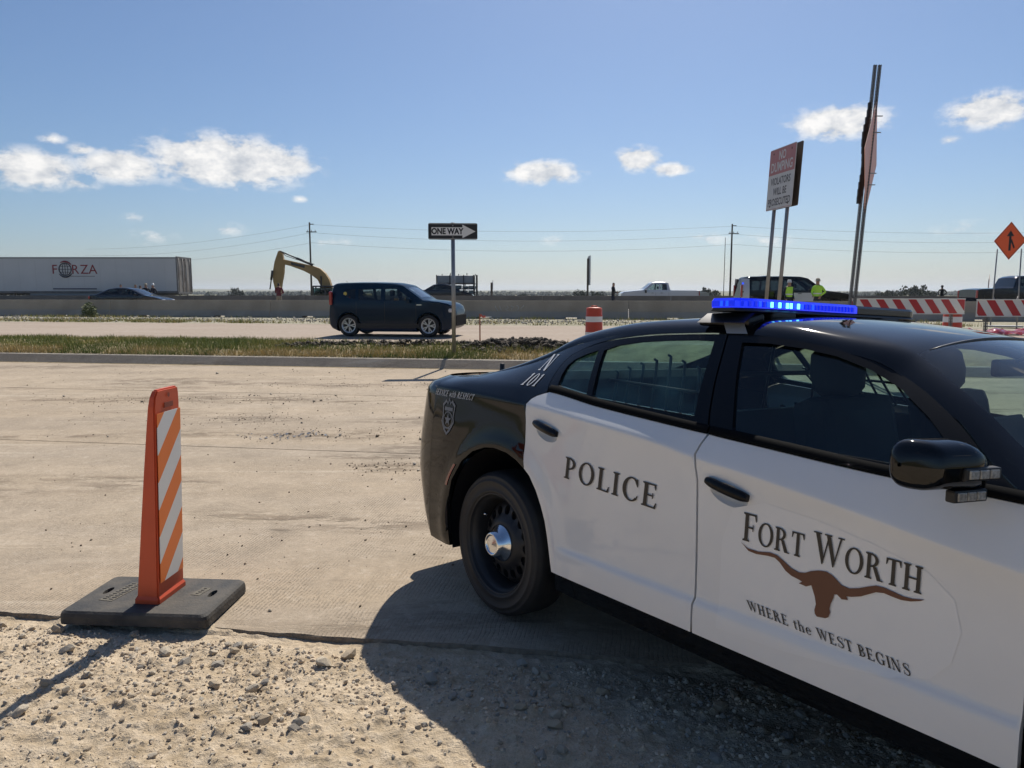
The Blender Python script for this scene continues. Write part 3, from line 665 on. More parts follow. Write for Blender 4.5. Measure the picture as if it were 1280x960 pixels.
def side_panel(solids, sp, off=0., s=-1, flange=.0, parts=False, tri_only=False):
    """2D solids in (x, z) laid on the body side; returns verts, faces, normals"""
    V, T = cdt(solids, sp, CREASE if flange else None); co, n = side_arrays(V, off, s)
    A = [];
    for f in T:
        p, q, r = (V[i] for i in f); a = (q[0]-p[0])*(r[1]-p[1])-(q[1]-p[1])*(r[0]-p[0]); ccw = a > 0
        # seen from -Y (s=-1): x right, z up: ccw keeps the normal towards -Y
        A.append(f if ccw == (s < 0) else f[::-1])
    verts = co.tolist(); faces = A; nr = n.tolist()
    if flange:
        for outer, holes in solids:
            for lp, sign in [(outer, 1)]+[(h, -1) for h in holes]:
                L = np.array(lp, float); k = len(L); c0, n0 = side_arrays(L, off, s); c1 = c0.copy(); c1[:, 1] -= s*flange
                t = np.roll(L, -1, 0)-np.roll(L, 1, 0); area = np.sum(L[:, 0]*np.roll(L[:, 1], -1)-np.roll(L[:, 0], -1)*L[:, 1])
                g = np.c_[t[:, 1], 0*t[:, 0], -t[:, 0]]*(1 if area > 0 else -1)*sign; g /= np.maximum(np.linalg.norm(g, axis=1), 1e-9)[:, None]
                o = len(verts); verts += c0.tolist()+c1.tolist(); nr += g.tolist()*2
                for i in range(k):
                    j = (i+1) % k; f = (o+i, o+j, o+k+j, o+k+i); faces = faces+[f if ((area > 0)*2-1)*sign*(-s) < 0 else f[::-1]]
    return verts, faces, nr
CREASE = [(x, float(zc(x))+d) for x in np.arange(-.56, 2.27, .022) for d in (-.024, -.010, -.003, .004, .012, .026)]+[(x, z) for x in np.arange(.5, 2.27, .03) for z in (.440, .452, .462, .472, .484)]
def panel_obj(name, solids, sp, m, parent, off=0., s=-1, flange=0.):
    v, f, n = side_panel(solids, sp, off, s, flange); me = bpy.data.meshes.new(name); me.from_pydata(v, [], f); me.update(); set_normals(me, n); return link(name, me, m, parent)

police = empty('police_car', (0, 0, 0), 0, 'black and white police sedan with blue roof lights parked in the foreground', 'police car')
police.matrix_world = CAR_M
def arc(cx, cz, r, a0, a1, n): return [(cx+r*math.cos(rad(a0+(a1-a0)*i/n)), cz+r*math.sin(rad(a0+(a1-a0)*i/n))) for i in range(n+1)]
ARCH_R = [(-.365, .26), (-.366, .351), (-.372, .477), (-.334, .611), (-.250, .724), (-.16, .786), (-.06, .82), (.02, .828), (.118, .819), (.19, .798), (.254, .769)]
WIN_REAR_EDGE = [(.318, 1.120), (.300, 1.150), (.291, 1.19), (.289, 1.22), (.297, 1.255), (.320, 1.284), (.38, 1.313)]
wtop = pchip([.38, .475, .634, .874, 1.116, 1.3, 1.5, 1.7, 1.85, 2.0, 2.15, 2.26], [1.313, 1.346, 1.374, 1.393, 1.399, 1.394, 1.370, 1.322, 1.262, 1.175, 1.06, .993])
GAP = .0045
def line(f, a, b, n): return [(a+(b-a)*i/n, float(f(a+(b-a)*i/n))) for i in range(n+1)]
def zT(x):
    e, b = zE_(x), zb(x); return e-.05*np.clip((e-b)/.28, .12, 1)
DOOR_R_EDGE = [(.305, 1.112), (.262, 1.098), (.235, 1.082), (.218, 1.058), (.219, 1.02), (.227, .979), (.238, .883), (.241, .829), (.254, .769)]
B_EDGE = [(1.248, 1.044), (1.236, 1.012), (1.230, .975), (1.238, .93), (1.246, .888), (1.256, .609), (1.258, .473), (1.2535, .449), (1.2535, .348)]
DX1 = 2.27
# ---- body: side shells, roof, deck, bonnet, bumpers joined into one painted shell
body = MB(); BN = []
def body_add(v, f, n):
    body.add(v, f, True); BN.extend(n)
def mesh_normals(v, f):
    me = bpy.data.meshes.new('x'); me.from_pydata(v, [], f); me.update(); n = [tuple(k.vector) for k in me.vertex_normals]; bpy.data.meshes.remove(me); return n
ROCK_Z = .342
for s in (-1, 1):
    outer = [(X0, .262), (-.50, .258), (-.40, .258)]+ARCH_R+DOOR_R_EDGE[::-1][1:]+WIN_REAR_EDGE+line(wtop, .40, DX1, 46)
    outer += [(DX1+.01, float(zT(DX1+.01)))]+line(zT, 2.24, X0, 90)[0:] if False else line(zT, DX1+.01, X0, 90)
    outer += [(X0, z) for z in np.linspace(float(zT(X0)), .262, 30)[1:-1]]
    v, f, n = side_panel([(outer, [])], .03, 0, s, .02); body_add(v, f, n)
    # front wing with its wheel arch
    fa = arc(3.05, .40, .425, 176, 10, 22)
    outer = [(DX1+.012, .30), (2.60, .26)]+fa+[(FX1, .26)]
    outer = [(DX1+.012, .30), (2.61, .27), (2.625, .33)]+fa[1:]+[(FX1, .48)]+[(FX1, z) for z in np.linspace(.52, float(zT(FX1)), 18)]+line(zT, FX1-.03, DX1+.012, 36)
    v, f, n = side_panel([(outer, [])], .035, 0, s, .02); body_add(v, f, n)
    # sill below the doors
    outer = [(.464, .262), (2.60, .25), (2.612, .27), (DX1+.012, .30), (DX1+.006, ROCK_Z-.012), (1.25, .340), (.476, .340), (.47, .30)]
    v, f, n = side_panel([(resamp(outer, .06), [])], .05, -.022, s, .05); body_add(v, f, n)
# upper shell
yTopEdge = lambda x: yE_(x)
def section(x, s_end=None):
    """half section from the side shell's top edge, round the corner, to the centre line"""
    xx = float(x); e_y = float(plan(xx, yE_(xx))) ; e_z = float(zE_(xx)); t_z = float(zT(xx)); t_y = float(plan(xx, yside(xx, t_z))) if (xx < X0 or xx > FX1) else float(yside(xx, t_z))
    zt = float(zTop(xx)); ri = min(.075-.033*float(sstep(1.5, 1.8, xx)), e_y*.2)
    def top(y): return zt-(zt-e_z)*min(1, abs(y)/max(e_y, .05))**2.4
    y2 = e_y-ri; P0 = (t_y, t_z); P1 = (e_y, e_z); P2 = (y2, top(y2)); out = []
    for k in range(7):
        t = k/6; out.append(((1-t)**2*P0[0]+2*t*(1-t)*P1[0]+t*t*P2[0], (1-t)**2*P0[1]+2*t*(1-t)*P1[1]+t*t*P2[1]))
    for k in range(1, 13): y = y2*(1-k/12); out.append((y, top(y)))
    return out
def bow(x, y):
    yr = .72; w = float(sstep(1.45, 1.8, x)*(1-sstep(2.56, 3.1, x)))*.07-float(sstep(-.5, -.3, x)*(1-sstep(.3, .6, x)))*.05
    return w*(1-min(1, abs(y)/yr)**2)
rowsX = np.unique(np.round(np.concatenate([X0-.34*np.sin(np.linspace(math.pi/2, 0, 12)), np.arange(X0, FX1, .04), [-.42, .52, 1.765, 2.47, 2.50, 2.53], FX1+.40*np.sin(np.linspace(0, math.pi/2, 10))]), 4))
secs = []
for x in rowsX:
    h = section(x); full = [(-y, z) for y, z in h]+[(y, z) for y, z in h[::-1][1:]]; secs.append([(x+bow(x, y), y, z) for y, z in full])
NC = len(secs[0]); UV = [p for r in secs for p in r]
faces_all = []; kinds = []
for i in range(len(rowsX)-1):
    xm = (rowsX[i]+rowsX[i+1])/2
    for j in range(NC-1):
        faces_all.append((i*NC+j, (i+1)*NC+j, (i+1)*NC+j+1, i*NC+j+1))
        inner = 6 <= j < NC-7
        k = 'windshield' if (inner and 1.765 < xm < 2.47) else 'rear_window' if (inner and -.42 < xm < .52) else 'cowl' if (inner and 2.47 < xm < 2.53) else 'body'
        kinds.append(k)
UN = np.array(mesh_normals(UV, faces_all))
if UN[len(UN)//2][2] < 0: faces_all = [f[::-1] for f in faces_all]; UN = -UN
def pick(kind):
    fs = [f for f, k in zip(faces_all, kinds) if k == kind]; used = sorted({i for f in fs for i in f}); mp = {u: q for q, u in enumerate(used)}
    return [UV[u] for u in used], [tuple(mp[i] for i in f) for f in fs], [tuple(UN[u]) for u in used]
v, f, n = pick('body'); body_add(v, f, n)
# rear and front ends
tail_a = pchip([.26, .30, .34, .44, .55, .64, .76, .9, 1.02, 1.06, 1.09, 1.115], [.05, .12, .20, .31, .385, .42, .42, .40, .385, .37, .34, .32])
nose_a = pchip([.20, .30, .45, .6, .7, .8], [.36, .46, .52, .52, .48, .40])
def end_patch(xe, sgn, a_f, b, zs, bulge):
    V = []; m = 0
    for z in zs:
        y0 = float(yside(xe, z)); a = float(a_f(z)); row = []
        for p in np.linspace(0, math.pi/2, 11): row.append((xe+sgn*a*math.sin(p), y0-b*(1-math.cos(p))))
        yi = y0-b
        for q in np.linspace(1, 0, 8)[1:]: row.append((xe+sgn*(a+bulge*(1-q*q)), yi*q))
        full = [(x, -y, z) for x, y in row]+[(x, y, z) for x, y in row[::-1][1:]]; m = len(full); V += full
    F = [(i*m+j, i*m+j+1, (i+1)*m+j+1, (i+1)*m+j) for i in range(len(zs)-1) for j in range(m-1)]
    n = np.array(mesh_normals(V, F)); c = n[(len(zs)//2)*m+m//2]
    if c[0]*sgn < 0: F = [k[::-1] for k in F]; n = -n
    body_add(V, F, n.tolist())
    return V[-m:], m
topz = float(zT(X0)); end_patch(X0, -1, tail_a, TB, np.concatenate([np.linspace(.262, .5, 9), np.linspace(.53, topz, 20)]), .05)
end_patch(FX1, 1, nose_a, .50, np.concatenate([np.linspace(.22, .5, 8), np.linspace(.54, float(zT(FX1)), 10)]), .10)
bo = body.build('body', [PAINT_BLACK], police, fix=False); set_normals(bo.data, BN)
for kind, m in (('windshield', GLASS_CLEAR), ('rear_window', GLASS_REAR), ('cowl', BLACK_PLASTIC)):
    v, f, n = pick(kind); me = bpy.data.meshes.new(kind); me.from_pydata(v, [], f); me.update(); set_normals(me, n); link(kind, me, m, police)
# windshield surround, a thin dark seal along the header
b = MB(); b.tube([(1.765+bow(1.765, y), y, zTop(1.765)-(zTop(1.765)-zE_(1.765))*(abs(y)/.572)**2.4+.001) for y in np.linspace(-.5, .5, 17)], .006, 6); b.build('windshield_seal', BLACK_PLASTIC, police)

# ---- doors
def inset_line(f, a, b, n, d): return [(x, float(f(x))+d) for x in np.linspace(a, b, n)]
REAR_DOOR = [(x-.0 if x > 1 else x+GAP*1.2, z) for x, z in []]
rear_poly = [(p[0]+.005, p[1]-.002) for p in DOOR_R_EDGE]+[(.30, .742), (.352, .684), (.39, .62), (.418, .560), (.438, .49), (.455, .425), (.476, .350)]+[(x, .350-.002*(x-.476)) for x in np.linspace(.56, 1.18, 9)]+[(p[0]-GAP, p[1]) for p in B_EDGE[::-1]][0:]+[(x, float(zb(x))-.001) for x in np.linspace(1.2, .34, 22)]
front_poly = [(p[0]+GAP, p[1]) for p in B_EDGE]+[(x, .348-.010*(x-1.25)) for x in np.linspace(1.33, DX1-.06, 10)]+[(DX1, .338)]+[(DX1, z) for z in np.linspace(.40, float(zb(DX1))-.002, 14)]+[(x, float(zb(x))-.001) for x in np.linspace(DX1-.04, 1.30, 24)]
def ell(cx, cz, a, b, n=28, tilt=0.):
    c, s_ = math.cos(tilt), math.sin(tilt)
    return [(cx+a*math.cos(t)*c-b*math.sin(t)*s_, cz+a*math.cos(t)*s_+b*math.sin(t)*c) for t in (2*math.pi*i/n for i in range(n))]
# glass outlines (x, z)
G_MAIN = [(.618, 1.120), (.588, 1.19), (.556, 1.262), (.538, 1.312), (.60, 1.334), (.72, 1.352), (.86, 1.362), (1.0, 1.367), (1.088, 1.366), (1.106, 1.30), (1.130, 1.20), (1.160, 1.098), (1.05, 1.102), (.85, 1.110), (.72, 1.116)]
G_QTR = [(.368, 1.150), (.350, 1.20), (.350, 1.238), (.375, 1.266), (.43, 1.290), (.502, 1.312), (.530, 1.245), (.558, 1.18), (.582, 1.128)]
G_FRONT = [(1.337, 1.066), (1.300, 1.15), (1.255, 1.25), (1.210, 1.366), (1.32, 1.365), (1.45, 1.352), (1.58, 1.330), (1.70, 1.293), (1.82, 1.238), (1.93, 1.170), (2.02, 1.100), (2.06, 1.045), (1.95, 1.037), (1.7, 1.043), (1.5, 1.053)]
FR_REAR = [(.322, 1.122)]+[(p[0]+.006, p[1]) for p in WIN_REAR_EDGE[1:]]+[(x, float(wtop(x))-.005) for x in np.linspace(.42, 1.128, 22)]+[(1.150, 1.32), (1.178, 1.22), (1.212, 1.12), (1.243, 1.047)]+[(x, float(zb(x))+.001) for x in np.linspace(1.2, .36, 20)]
FR_FRONT = [(1.250, 1.047), (1.219, 1.12), (1.185, 1.22), (1.157, 1.32), (1.135, 1.393)]+[(x, float(wtop(x))-.005) for x in np.linspace(1.2, 2.235, 34)]+[(x, float(zb(x))+.001) for x in np.linspace(2.23, 1.29, 24)]
HAND = {0: (.392, .9655, -.19), 1: (1.377, .8795, -.19)}
def door(s, which):
    near = s < 0
    d = MB(); poly, frame, glasses, h = (rear_poly, FR_REAR, [G_QTR, G_MAIN], HAND[0]) if which == 0 else (front_poly, FR_FRONT, [G_FRONT], HAND[1])
    dish = ell(h[0]+.002, h[1]-.020, .078, .036, 32, h[2])
    sol = [(resamp(poly, .05), [dish])]
    o = panel_obj('door', sol, .028, PAINT_WHITE, police, 0., s, .022)
    o['label'] = ('white rear door' if which == 0 else 'white front door')
    # pull recess
    V = []; n = len(dish)
    for q, dep in ((1, 0), (.93, .006), (.75, .018), (.45, .027), (.15, .030)):
        for x, z in dish:
            X, Z = h[0]+.002+(x-h[0]-.002)*q, h[1]-.020+(z-h[1]+.020)*q; V.append(side_pt(X, Z, -dep, s))
    F = [(i*n+j, i*n+(j+1) % n, (i+1)*n+(j+1) % n, (i+1)*n+j) for i in range(4) for j in range(n)]+[tuple(range(4*n, 5*n))]
    m = MB(); m.add(V, F, True); m.build('handle_recess', PAINT_WHITE, o)
    # pull bar: a bowed bar standing off the panel
    m = MB(); us = np.linspace(-1, 1, 15); vs = np.linspace(0, 2*math.pi, 15)
    def hp(u, t):
        c, s_ = math.cos(h[2]), math.sin(h[2]); taper = (1-abs(u)**6*.35); a = .086*u; b = .0185*math.sin(t)*taper*(abs(math.sin(t))**-.25 if abs(math.sin(t)) > .05 else 1); dep = .013*math.cos(t)+.020*(1-.45*u*u)
        x = h[0]+a*c-b*s_; z = h[1]+a*s_+b*c; return side_pt(x, z, dep-.004, s)
    m.grid(hp, us, vs); m.add([hp(-1, t) for t in vs[:-1]], [tuple(range(14))], False); m.add([hp(1, t) for t in vs[:-1]], [tuple(range(14))[::-1]], False)
    m.build('handle', TRIM, o)
    # window frame, belt moulding and panes
    panel_obj('window_frame', [(resamp(frame, .04), [resamp(g, .03) for g in glasses])], .03, TRIM, o, .001, s, .020)
    x0, x1 = (.325, 1.243) if which == 0 else (1.252, 2.23)
    m = MB(); m.grid(lambda x, q: side_pt(x, float(zb(x))+(.002, .002, .010, .022, .030, .030)[q], (-.01, .005, .009, .009, .004, -.01)[q], s), np.linspace(x0, x1, 30), range(6)); m.build('belt_moulding', mat('matt_rubber_moulding', (.006, .0065, .0075), .85, spec=.04), o)
    for g in glasses:
        panel_obj('pane', [(resamp([(x+(x-np.mean([q[0] for q in g]))*.02, z+(z-np.mean([q[1] for q in g]))*.03) for x, z in g], .03), [])], .05, GLASS_REAR if which == 0 else GLASS_FRONT, o, -.012, s)
    return o
DOORS = {(s, w): door(s, w) for s in (-1, 1) for w in (0, 1)}

# ---- lettering: a small serif alphabet drawn as outlines, cap height 1
def rect(x0, y0, x1, y1): return ([(x0, y0), (x1, y0), (x1, y1), (x0, y1)], [])
def earc(cx, cy, rx, ry, a0, a1, n=14): return [(cx+rx*math.cos(rad(a0+(a1-a0)*i/n)), cy+ry*math.sin(rad(a0+(a1-a0)*i/n))) for i in range(n+1)]
def stroke(pts, ws):
    L = []; R = []; k = len(pts)
    for i, p in enumerate(pts):
        a = Vector(pts[max(0, i-1)]); b = Vector(pts[min(k-1, i+1)]); d = (b-a).normalized(); w = ws[i] if isinstance(ws, (list, tuple)) else ws
        L.append((p[0]-d.y*w/2, p[1]+d.x*w/2)); R.append((p[0]+d.y*w/2, p[1]-d.x*w/2))
    return (L+R[::-1], [])
S_, T_, Q_ = .155, .065, .075
def stem(x, y0=0, y1=1, w=S_, top=True, bot=True):
    r = [rect(x, y0, x+w, y1)]
    if bot: r.append(([(x-Q_, y0), (x+w+Q_, y0), (x+w+Q_, y0+.045), (x+w, y0+.085), (x, y0+.085), (x-Q_, y0+.045)], []))
    if top: r.append(([(x-Q_, y1), (x+w+Q_, y1), (x+w+Q_, y1-.045), (x+w, y1-.085), (x, y1-.085), (x-Q_, y1-.045)][::-1], []))
    return r
def bowl(x, y0, y1, rx, w=.145, t=.062):
    cy = (y0+y1)/2; ry = (y1-y0)/2
    return (earc(x, cy, rx, ry, -90, 90)+earc(x, cy, rx-w, ry-t, 90, -90), [])
def glyph(ch):
    a = .08
    if ch == 'I': return stem(a), .32
    if ch == 'P': return stem(a)+[bowl(a+S_-.02, .44, 1, .36), rect(a+S_-.04, .44, a+S_, .502), rect(a+S_-.04, .938, a+S_, 1)], .62
    if ch == 'R': return stem(a)+[bowl(a+S_-.02, .46, 1, .35), ([(a+.24, .50), (a+.40, .50), (a+.64, 0), (a+.46, 0)], []), rect(a+.46, 0, a+.70, .05)], .80
    if ch == 'B': return stem(a)+[bowl(a+S_-.02, .47, 1, .33), bowl(a+S_-.02, 0, .535, .38)], .66
    if ch == 'E': return stem(a)+[rect(a+S_-.02, .935, a+.50, 1), rect(a+S_-.02, 0, a+.54, .065), rect(a+S_-.02, .47, a+.40, .535), ([(a+.50, 1), (a+.50, .77), (a+.465, .77), (a+.42, .935)], []), ([(a+.54, 0), (a+.57, .25), (a+.53, .25), (a+.46, .065)], []), rect(a+.365, .39, a+.405, .62)], .70
    if ch == 'F': return stem(a)+[rect(a+S_-.02, .935, a+.50, 1), rect(a+S_-.02, .47, a+.38, .535), ([(a+.50, 1), (a+.51, .75), (a+.47, .75), (a+.42, .935)], []), rect(a+.345, .39, a+.385, .62)], .62
    if ch == 'L': return stem(a)+[rect(a+S_-.02, 0, a+.50, .065), ([(a+.50, 0), (a+.535, .26), (a+.495, .26), (a+.42, .065)], [])], .62
    if ch == 'T': return stem(.26, top=False)+[rect(.03, .935, .645, 1), ([(.03, 1), (.02, .75), (.06, .75), (.12, .935)], []), ([(.645, 1), (.655, .75), (.615, .75), (.555, .935)], [])], .68
    if ch == 'H': return stem(a)+stem(a+.46)+[rect(a+S_-.02, .47, a+.48, .535)], .86
    if ch == 'N': return stem(a, w=.06)+stem(a+.53, w=.06, bot=False)+[([(a-.02, 1), (a+.15, 1), (a+.59, 0), (a+.44, 0)], [])], .86
    if ch == 'V': return [([(.06, 1), (.22, 1), (.46, .16), (.40, 0), (.36, 0)], []), ([(.40, 0), (.36, .10), (.62, 1), (.69, 1)], []), rect(-.01, .955, .31, 1), rect(.53, .955, .77, 1)], .74
    if ch == 'W': return [([(.05, 1), (.21, 1), (.42, .18), (.38, 0), (.34, 0)], []), ([(.34, 0), (.38, 0), (.58, .86), (.52, .86)], []), ([(.46, 1), (.62, 1), (.83, .18), (.79, 0), (.75, 0)], []), ([(.75, 0), (.79, 0), (1.06, 1), (.99, 1)], []), rect(-.02, .955, .29, 1), rect(.40, .955, .68, 1), rect(.90, .955, 1.14, 1)], 1.12
    if ch == 'O': return [(earc(.44, .5, .40, .52, 0, 352, 36), [earc(.44, .5, .25, .455, 0, 352, 36)])], .88
    if ch == 'C': return [(earc(.44, .5, .40, .52, 42, 318, 30)+earc(.45, .5, .245, .455, 318, 42, 30), []), ([(.66, .98), (.71, .98), (.735, .66), (.69, .66), (.60, .84)], []), ([(.72, .30), (.76, .28), (.70, .10), (.64, .12)], [])], .80
    if ch == 'G': return [(earc(.44, .5, .40, .52, 42, 300, 30)+earc(.45, .5, .245, .455, 300, 42, 30), []), ([(.66, .98), (.71, .98), (.735, .66), (.69, .66), (.60, .84)], []), rect(.58, .05, .735, .42), rect(.50, .39, .80, .44)], .88
    if ch == 'S':
        pts = [(.56, .80), (.50, .93), (.34, .975), (.18, .92), (.11, .77), (.17, .63), (.34, .52), (.50, .40), (.54, .24), (.46, .07), (.29, .02), (.13, .08), (.07, .22)]; return [stroke(pts, [.05, .055, .06, .09, .12, .15, .16, .15, .12, .09, .06, .055, .05]), rect(.535, .66, .575, .98), rect(.055, .02, .095, .34)], .66
    if ch == 't': return [rect(.12, .08, .255, .82), rect(.02, .58, .40, .64), (earc(.28, .14, .16, .15, 180, 300, 8)+earc(.28, .14, .05, .08, 300, 180, 8), [])], .44
    if ch == 'h': return stem(.05, 0, 1, .13, False)+[rect(-.02, .95, .18, 1)]+stem(.40, 0, .42, .13, False)+[(earc(.335, .40, .195, .27, 0, 150, 12)+earc(.31, .40, .09, .20, 150, 0, 12), [])], .64
    if ch == 'e': return [(earc(.30, .33, .28, .34, 8, 320, 26)+earc(.31, .33, .145, .285, 320, 8, 26), []), rect(.10, .34, .575, .395)], .62
    if ch == 'w': return [([(.02, .66), (.15, .66), (.30, .12), (.26, 0), (.22, 0)], []), ([(.22, 0), (.26, 0), (.42, .58), (.36, .58)], []), ([(.30, .66), (.44, .66), (.58, .12), (.54, 0), (.50, 0)], []), ([(.50, 0), (.54, 0), (.76, .66), (.70, .66)], [])], .78
    if ch == 'i': return stem(.07, 0, .66, .13, False)+[rect(.0, .62, .2, .66), (earc(.135, .88, .08, .08, 0, 340, 12), [])], .30
    if ch == '1': return stem(.14, 0, 1, .15, False)+[([(.02, .84), (.14, 1), (.29, 1), (.14, .86)], [])], .42
    if ch == '0': return [(earc(.34, .5, .29, .52, 0, 350, 30), [earc(.34, .5, .15, .455, 0, 350, 30)])], .68
    return [], .34
def layout(s, caps=None, small=.76, gap=.06):
    """caps: set of letter positions set large, the rest in small capitals (None = all large)"""
    out = []; x = 0
    for i, ch in enumerate(s):
        g, w = glyph(ch); k = 1 if caps is None or i in caps else small
        for o, hs in g: out.append(([(x+p[0]*k, p[1]*k) for p in o], [[(x+p[0]*k, p[1]*k) for p in h] for h in hs]))
        x += w*k+gap
    return out, x-gap
def decal(name, solids, mapf, m, parent, off=.004, sp=.02):
    sol = [([mapf(*p) for p in o], [[mapf(*p) for p in h] for h in hs]) for o, hs in solids]
    return panel_obj(name, sol, sp, m, parent, off, -1)
def quadmap(bl, br, tl, w, h=1.):
    bl, br, tl = (np.array(k) for k in (bl, br, tl)); ux = (br-bl)/w; uy = (tl-bl)/h
    return lambda x, y: tuple(bl+ux*x+uy*y)
VINYL = mat('black_vinyl', (.014, .013, .014), .35); VINYL_W = mat('silver_white_vinyl', (.52, .53, .55), .4); VINYL_B = mat('brown_vinyl', (.135, .045, .022), .4); VINYL_G = mat('grey_vinyl', (.16, .17, .19), .4)
FILM = mat('white_decal_film', (.79, .785, .77), .36, coat=1., spec=.2)
DR, DF = DOORS[(-1, 0)], DOORS[(-1, 1)]
g, w = layout('POLICE', gap=.13); decal('lettering', g, quadmap((.533, .773), (1.067, .744), (.541, .864), w), VINYL, DR)
g, w = layout('FORT WORTH', caps={0, 5}, small=.80, gap=.035); decal('lettering', g, quadmap((1.442, .722), (2.022, .710), (1.445, .816), w), VINYL, DF)
g, w = layout('WHERE the WEST BEGINS', gap=.09); decal('slogan', g, quadmap((1.478, .498), (2.005, .477), (1.468, .529), w), VINYL, DF)
g, w = layout('SERVICE with RESPECT', gap=.06); decal('slogan', g, quadmap((-.575, 1.036), (-.205, 1.034), (-.558, 1.068), w), VINYL_W, police)
g, w = layout('N'); decal('unit_number', g, quadmap((.128, 1.205), (.212, 1.205), (.140, 1.282), w), VINYL_W, police)
g, w = layout('101', gap=.1); decal('unit_number', g, quadmap((.098, 1.135), (.212, 1.135), (.114, 1.190), w), VINYL_W, police)
HORN = [(1.437,.715),(1.464,.700),(1.505,.699),(1.547,.707),(1.572,.705),(1.597,.693),(1.625,.677),(1.652,.671),(1.672,.675),(1.690,.685),(1.715,.694),(1.740,.698),(1.758,.693),(1.774,.683),(1.790,.671),(1.814,.668),(1.843,.677),(1.870,.690),(1.892,.699),(1.914,.700),(1.941,.696),(1.968,.691),(1.993,.692),(2.025,.699),(2.014,.692),(1.989,.683),(1.963,.679),(1.937,.681),(1.915,.684),(1.893,.680),(1.872,.668),(1.850,.655),(1.822,.645),(1.807,.642),(1.812,.633),(1.793,.629),(1.778,.639),(1.769,.637),(1.768,.627),(1.760,.605),(1.757,.589),(1.760,.579),(1.755,.563),(1.746,.557),(1.718,.553),(1.711,.560),(1.709,.571),(1.713,.590),(1.708,.612),(1.699,.633),(1.695,.643),(1.678,.634),(1.653,.637),(1.664,.645),(1.654,.648),(1.627,.653),(1.606,.663),(1.584,.684),(1.566,.694),(1.541,.694),(1.498,.689),(1.468,.692)]
o = panel_obj('longhorn_emblem', [(HORN, [])], .02, VINYL_B, DF, .004, -1); o['label'] = 'brown longhorn head emblem'
# clear-edged film the door artwork is printed on
film = [(1.36, .40)]+[(1.36, z) for z in (.5, .6, .7)]+[(1.40, .82), (1.52, .86), (1.70, .845), (1.88, .815), (2.03, .775), (2.10, .72), (2.12, .64), (2.10, .55), (2.05, .49), (1.95, .455), (1.8, .43), (1.6, .41)]
panel_obj('decal_film', [(resamp(film, .02), [])], .02, FILM, DF, .0010, -1)
# badge on the quarter panel: shield outline with a star and bars
bx, bz = -.412, .935
sh = [(-.06, .06), (-.03, .085), (-.012, .07), (0, .10), (.012, .07), (.03, .085), (.06, .06), (.052, 0), (.06, -.03), (.03, -.075), (0, -.10), (-.03, -.075), (-.06, -.03), (-.052, 0)]
bs = [([(bx+x, bz+z) for x, z in sh], [[(bx+x*.84, bz+z*.84) for x, z in sh]])]
st = [(bx+(.032 if k % 2 == 0 else .014)*math.sin(k*math.pi/5), bz-.02+(.032 if k % 2 == 0 else .014)*math.cos(k*math.pi/5)) for k in range(10)]
bs += [(st, []), rect(bx-.038, bz+.028, bx+.038, bz+.046), rect(bx-.030, bz-.066, bx+.030, bz-.058), (earc(bx, bz-.02, .044, .044, 0, 350, 24), [earc(bx, bz-.02, .039, .039, 0, 350, 24)])]
o = panel_obj('badge', bs, .02, VINYL_G, police, .0035, -1); o['label'] = 'faded grey shield badge'

# ---- wheels
def wheel_meshes():
    t = MB(); R = .352
    t.lathe([(.232, .085), (.240, .105), (.252, .110), (.254, .1125), (.262, .1125), (.264, .110), (.285, .1155), (.300, .117), (.302, .1185), (.308, .118), (.310, .1155), (.325, .109), (.327, .1105), (.333, .106), (.334, .102), (.342, .094), (.349, .078), (R, .05), (R, -.05), (.349, -.078), (.335, -.105), (.28, -.114), (.245, -.108), (.232, -.085)], 64)
    for gz in (-.045, 0, .045): pass
    tyre = t.mesh('tyre')
    rm = MB(); rm.lathe([(.236, -.10), (.236, .100), (.243, .109), (.247, .105), (.243, .094), (.226, .084), (.214, .060), (.208, .02), (.200, -.01)], 56)
    # pressed disc with a ring of round vents
    HN = 16; HR = .158; hr = .0205
    holes = [[(HR*math.cos(2*math.pi*k/HN)+hr*math.cos(a), HR*math.sin(2*math.pi*k/HN)+hr*1.15*math.sin(a)) for a in (2*math.pi*q/12 for q in range(12))] for k in range(HN)]
    prof = pchip([0, .085, .115, .135, .16, .185, .206], [.072, .072, .066, .046, .040, .030, -.006])
    V, T = cdt([(earc(0, 0, .206, .206, 0, 354, 60), holes)], .018)
    r = np.hypot(V[:, 0], V[:, 1]); rm.add(np.c_[V[:, 0], prof(r), V[:, 1]].tolist(), T, True)
    for h in holes:
        n = len(h); vv = [(x, float(prof(math.hypot(x, z))), z) for x, z in h]+[(x, float(prof(math.hypot(x, z)))-.02, z) for x, z in h]; rm.add(vv, [(i, (i+1) % n, n+(i+1) % n, n+i) for i in range(n)], True)
    rim = rm.mesh('rim')
    d = MB(); d.lathe([(.0, -.06), (.21, -.06)], 40); disc = d.mesh('brake_backing')
    c = MB(); c.lathe([(.088, .068), (.091, .074), (.088, .080), (.078, .084), (.066, .112), (.058, .128), (.050, .134), (.046, .132), (.044, .126), (.036, .127), (.02, .130), (.0005, .131)], 40); cap = c.mesh('hub_cap')
    k = MB(); k.tube([(.162, .045, .103), (.168, .065, .108)], .006, 8); valve = k.mesh('valve')
    for me, m in ((tyre, DARK_RUBBER), (rim, STEEL_DARK), (disc, BLACK_PLASTIC), (cap, CHROME), (valve, CHROME)): me.materials.append(m)
    return tyre, rim, disc, cap, valve
WM = wheel_meshes()
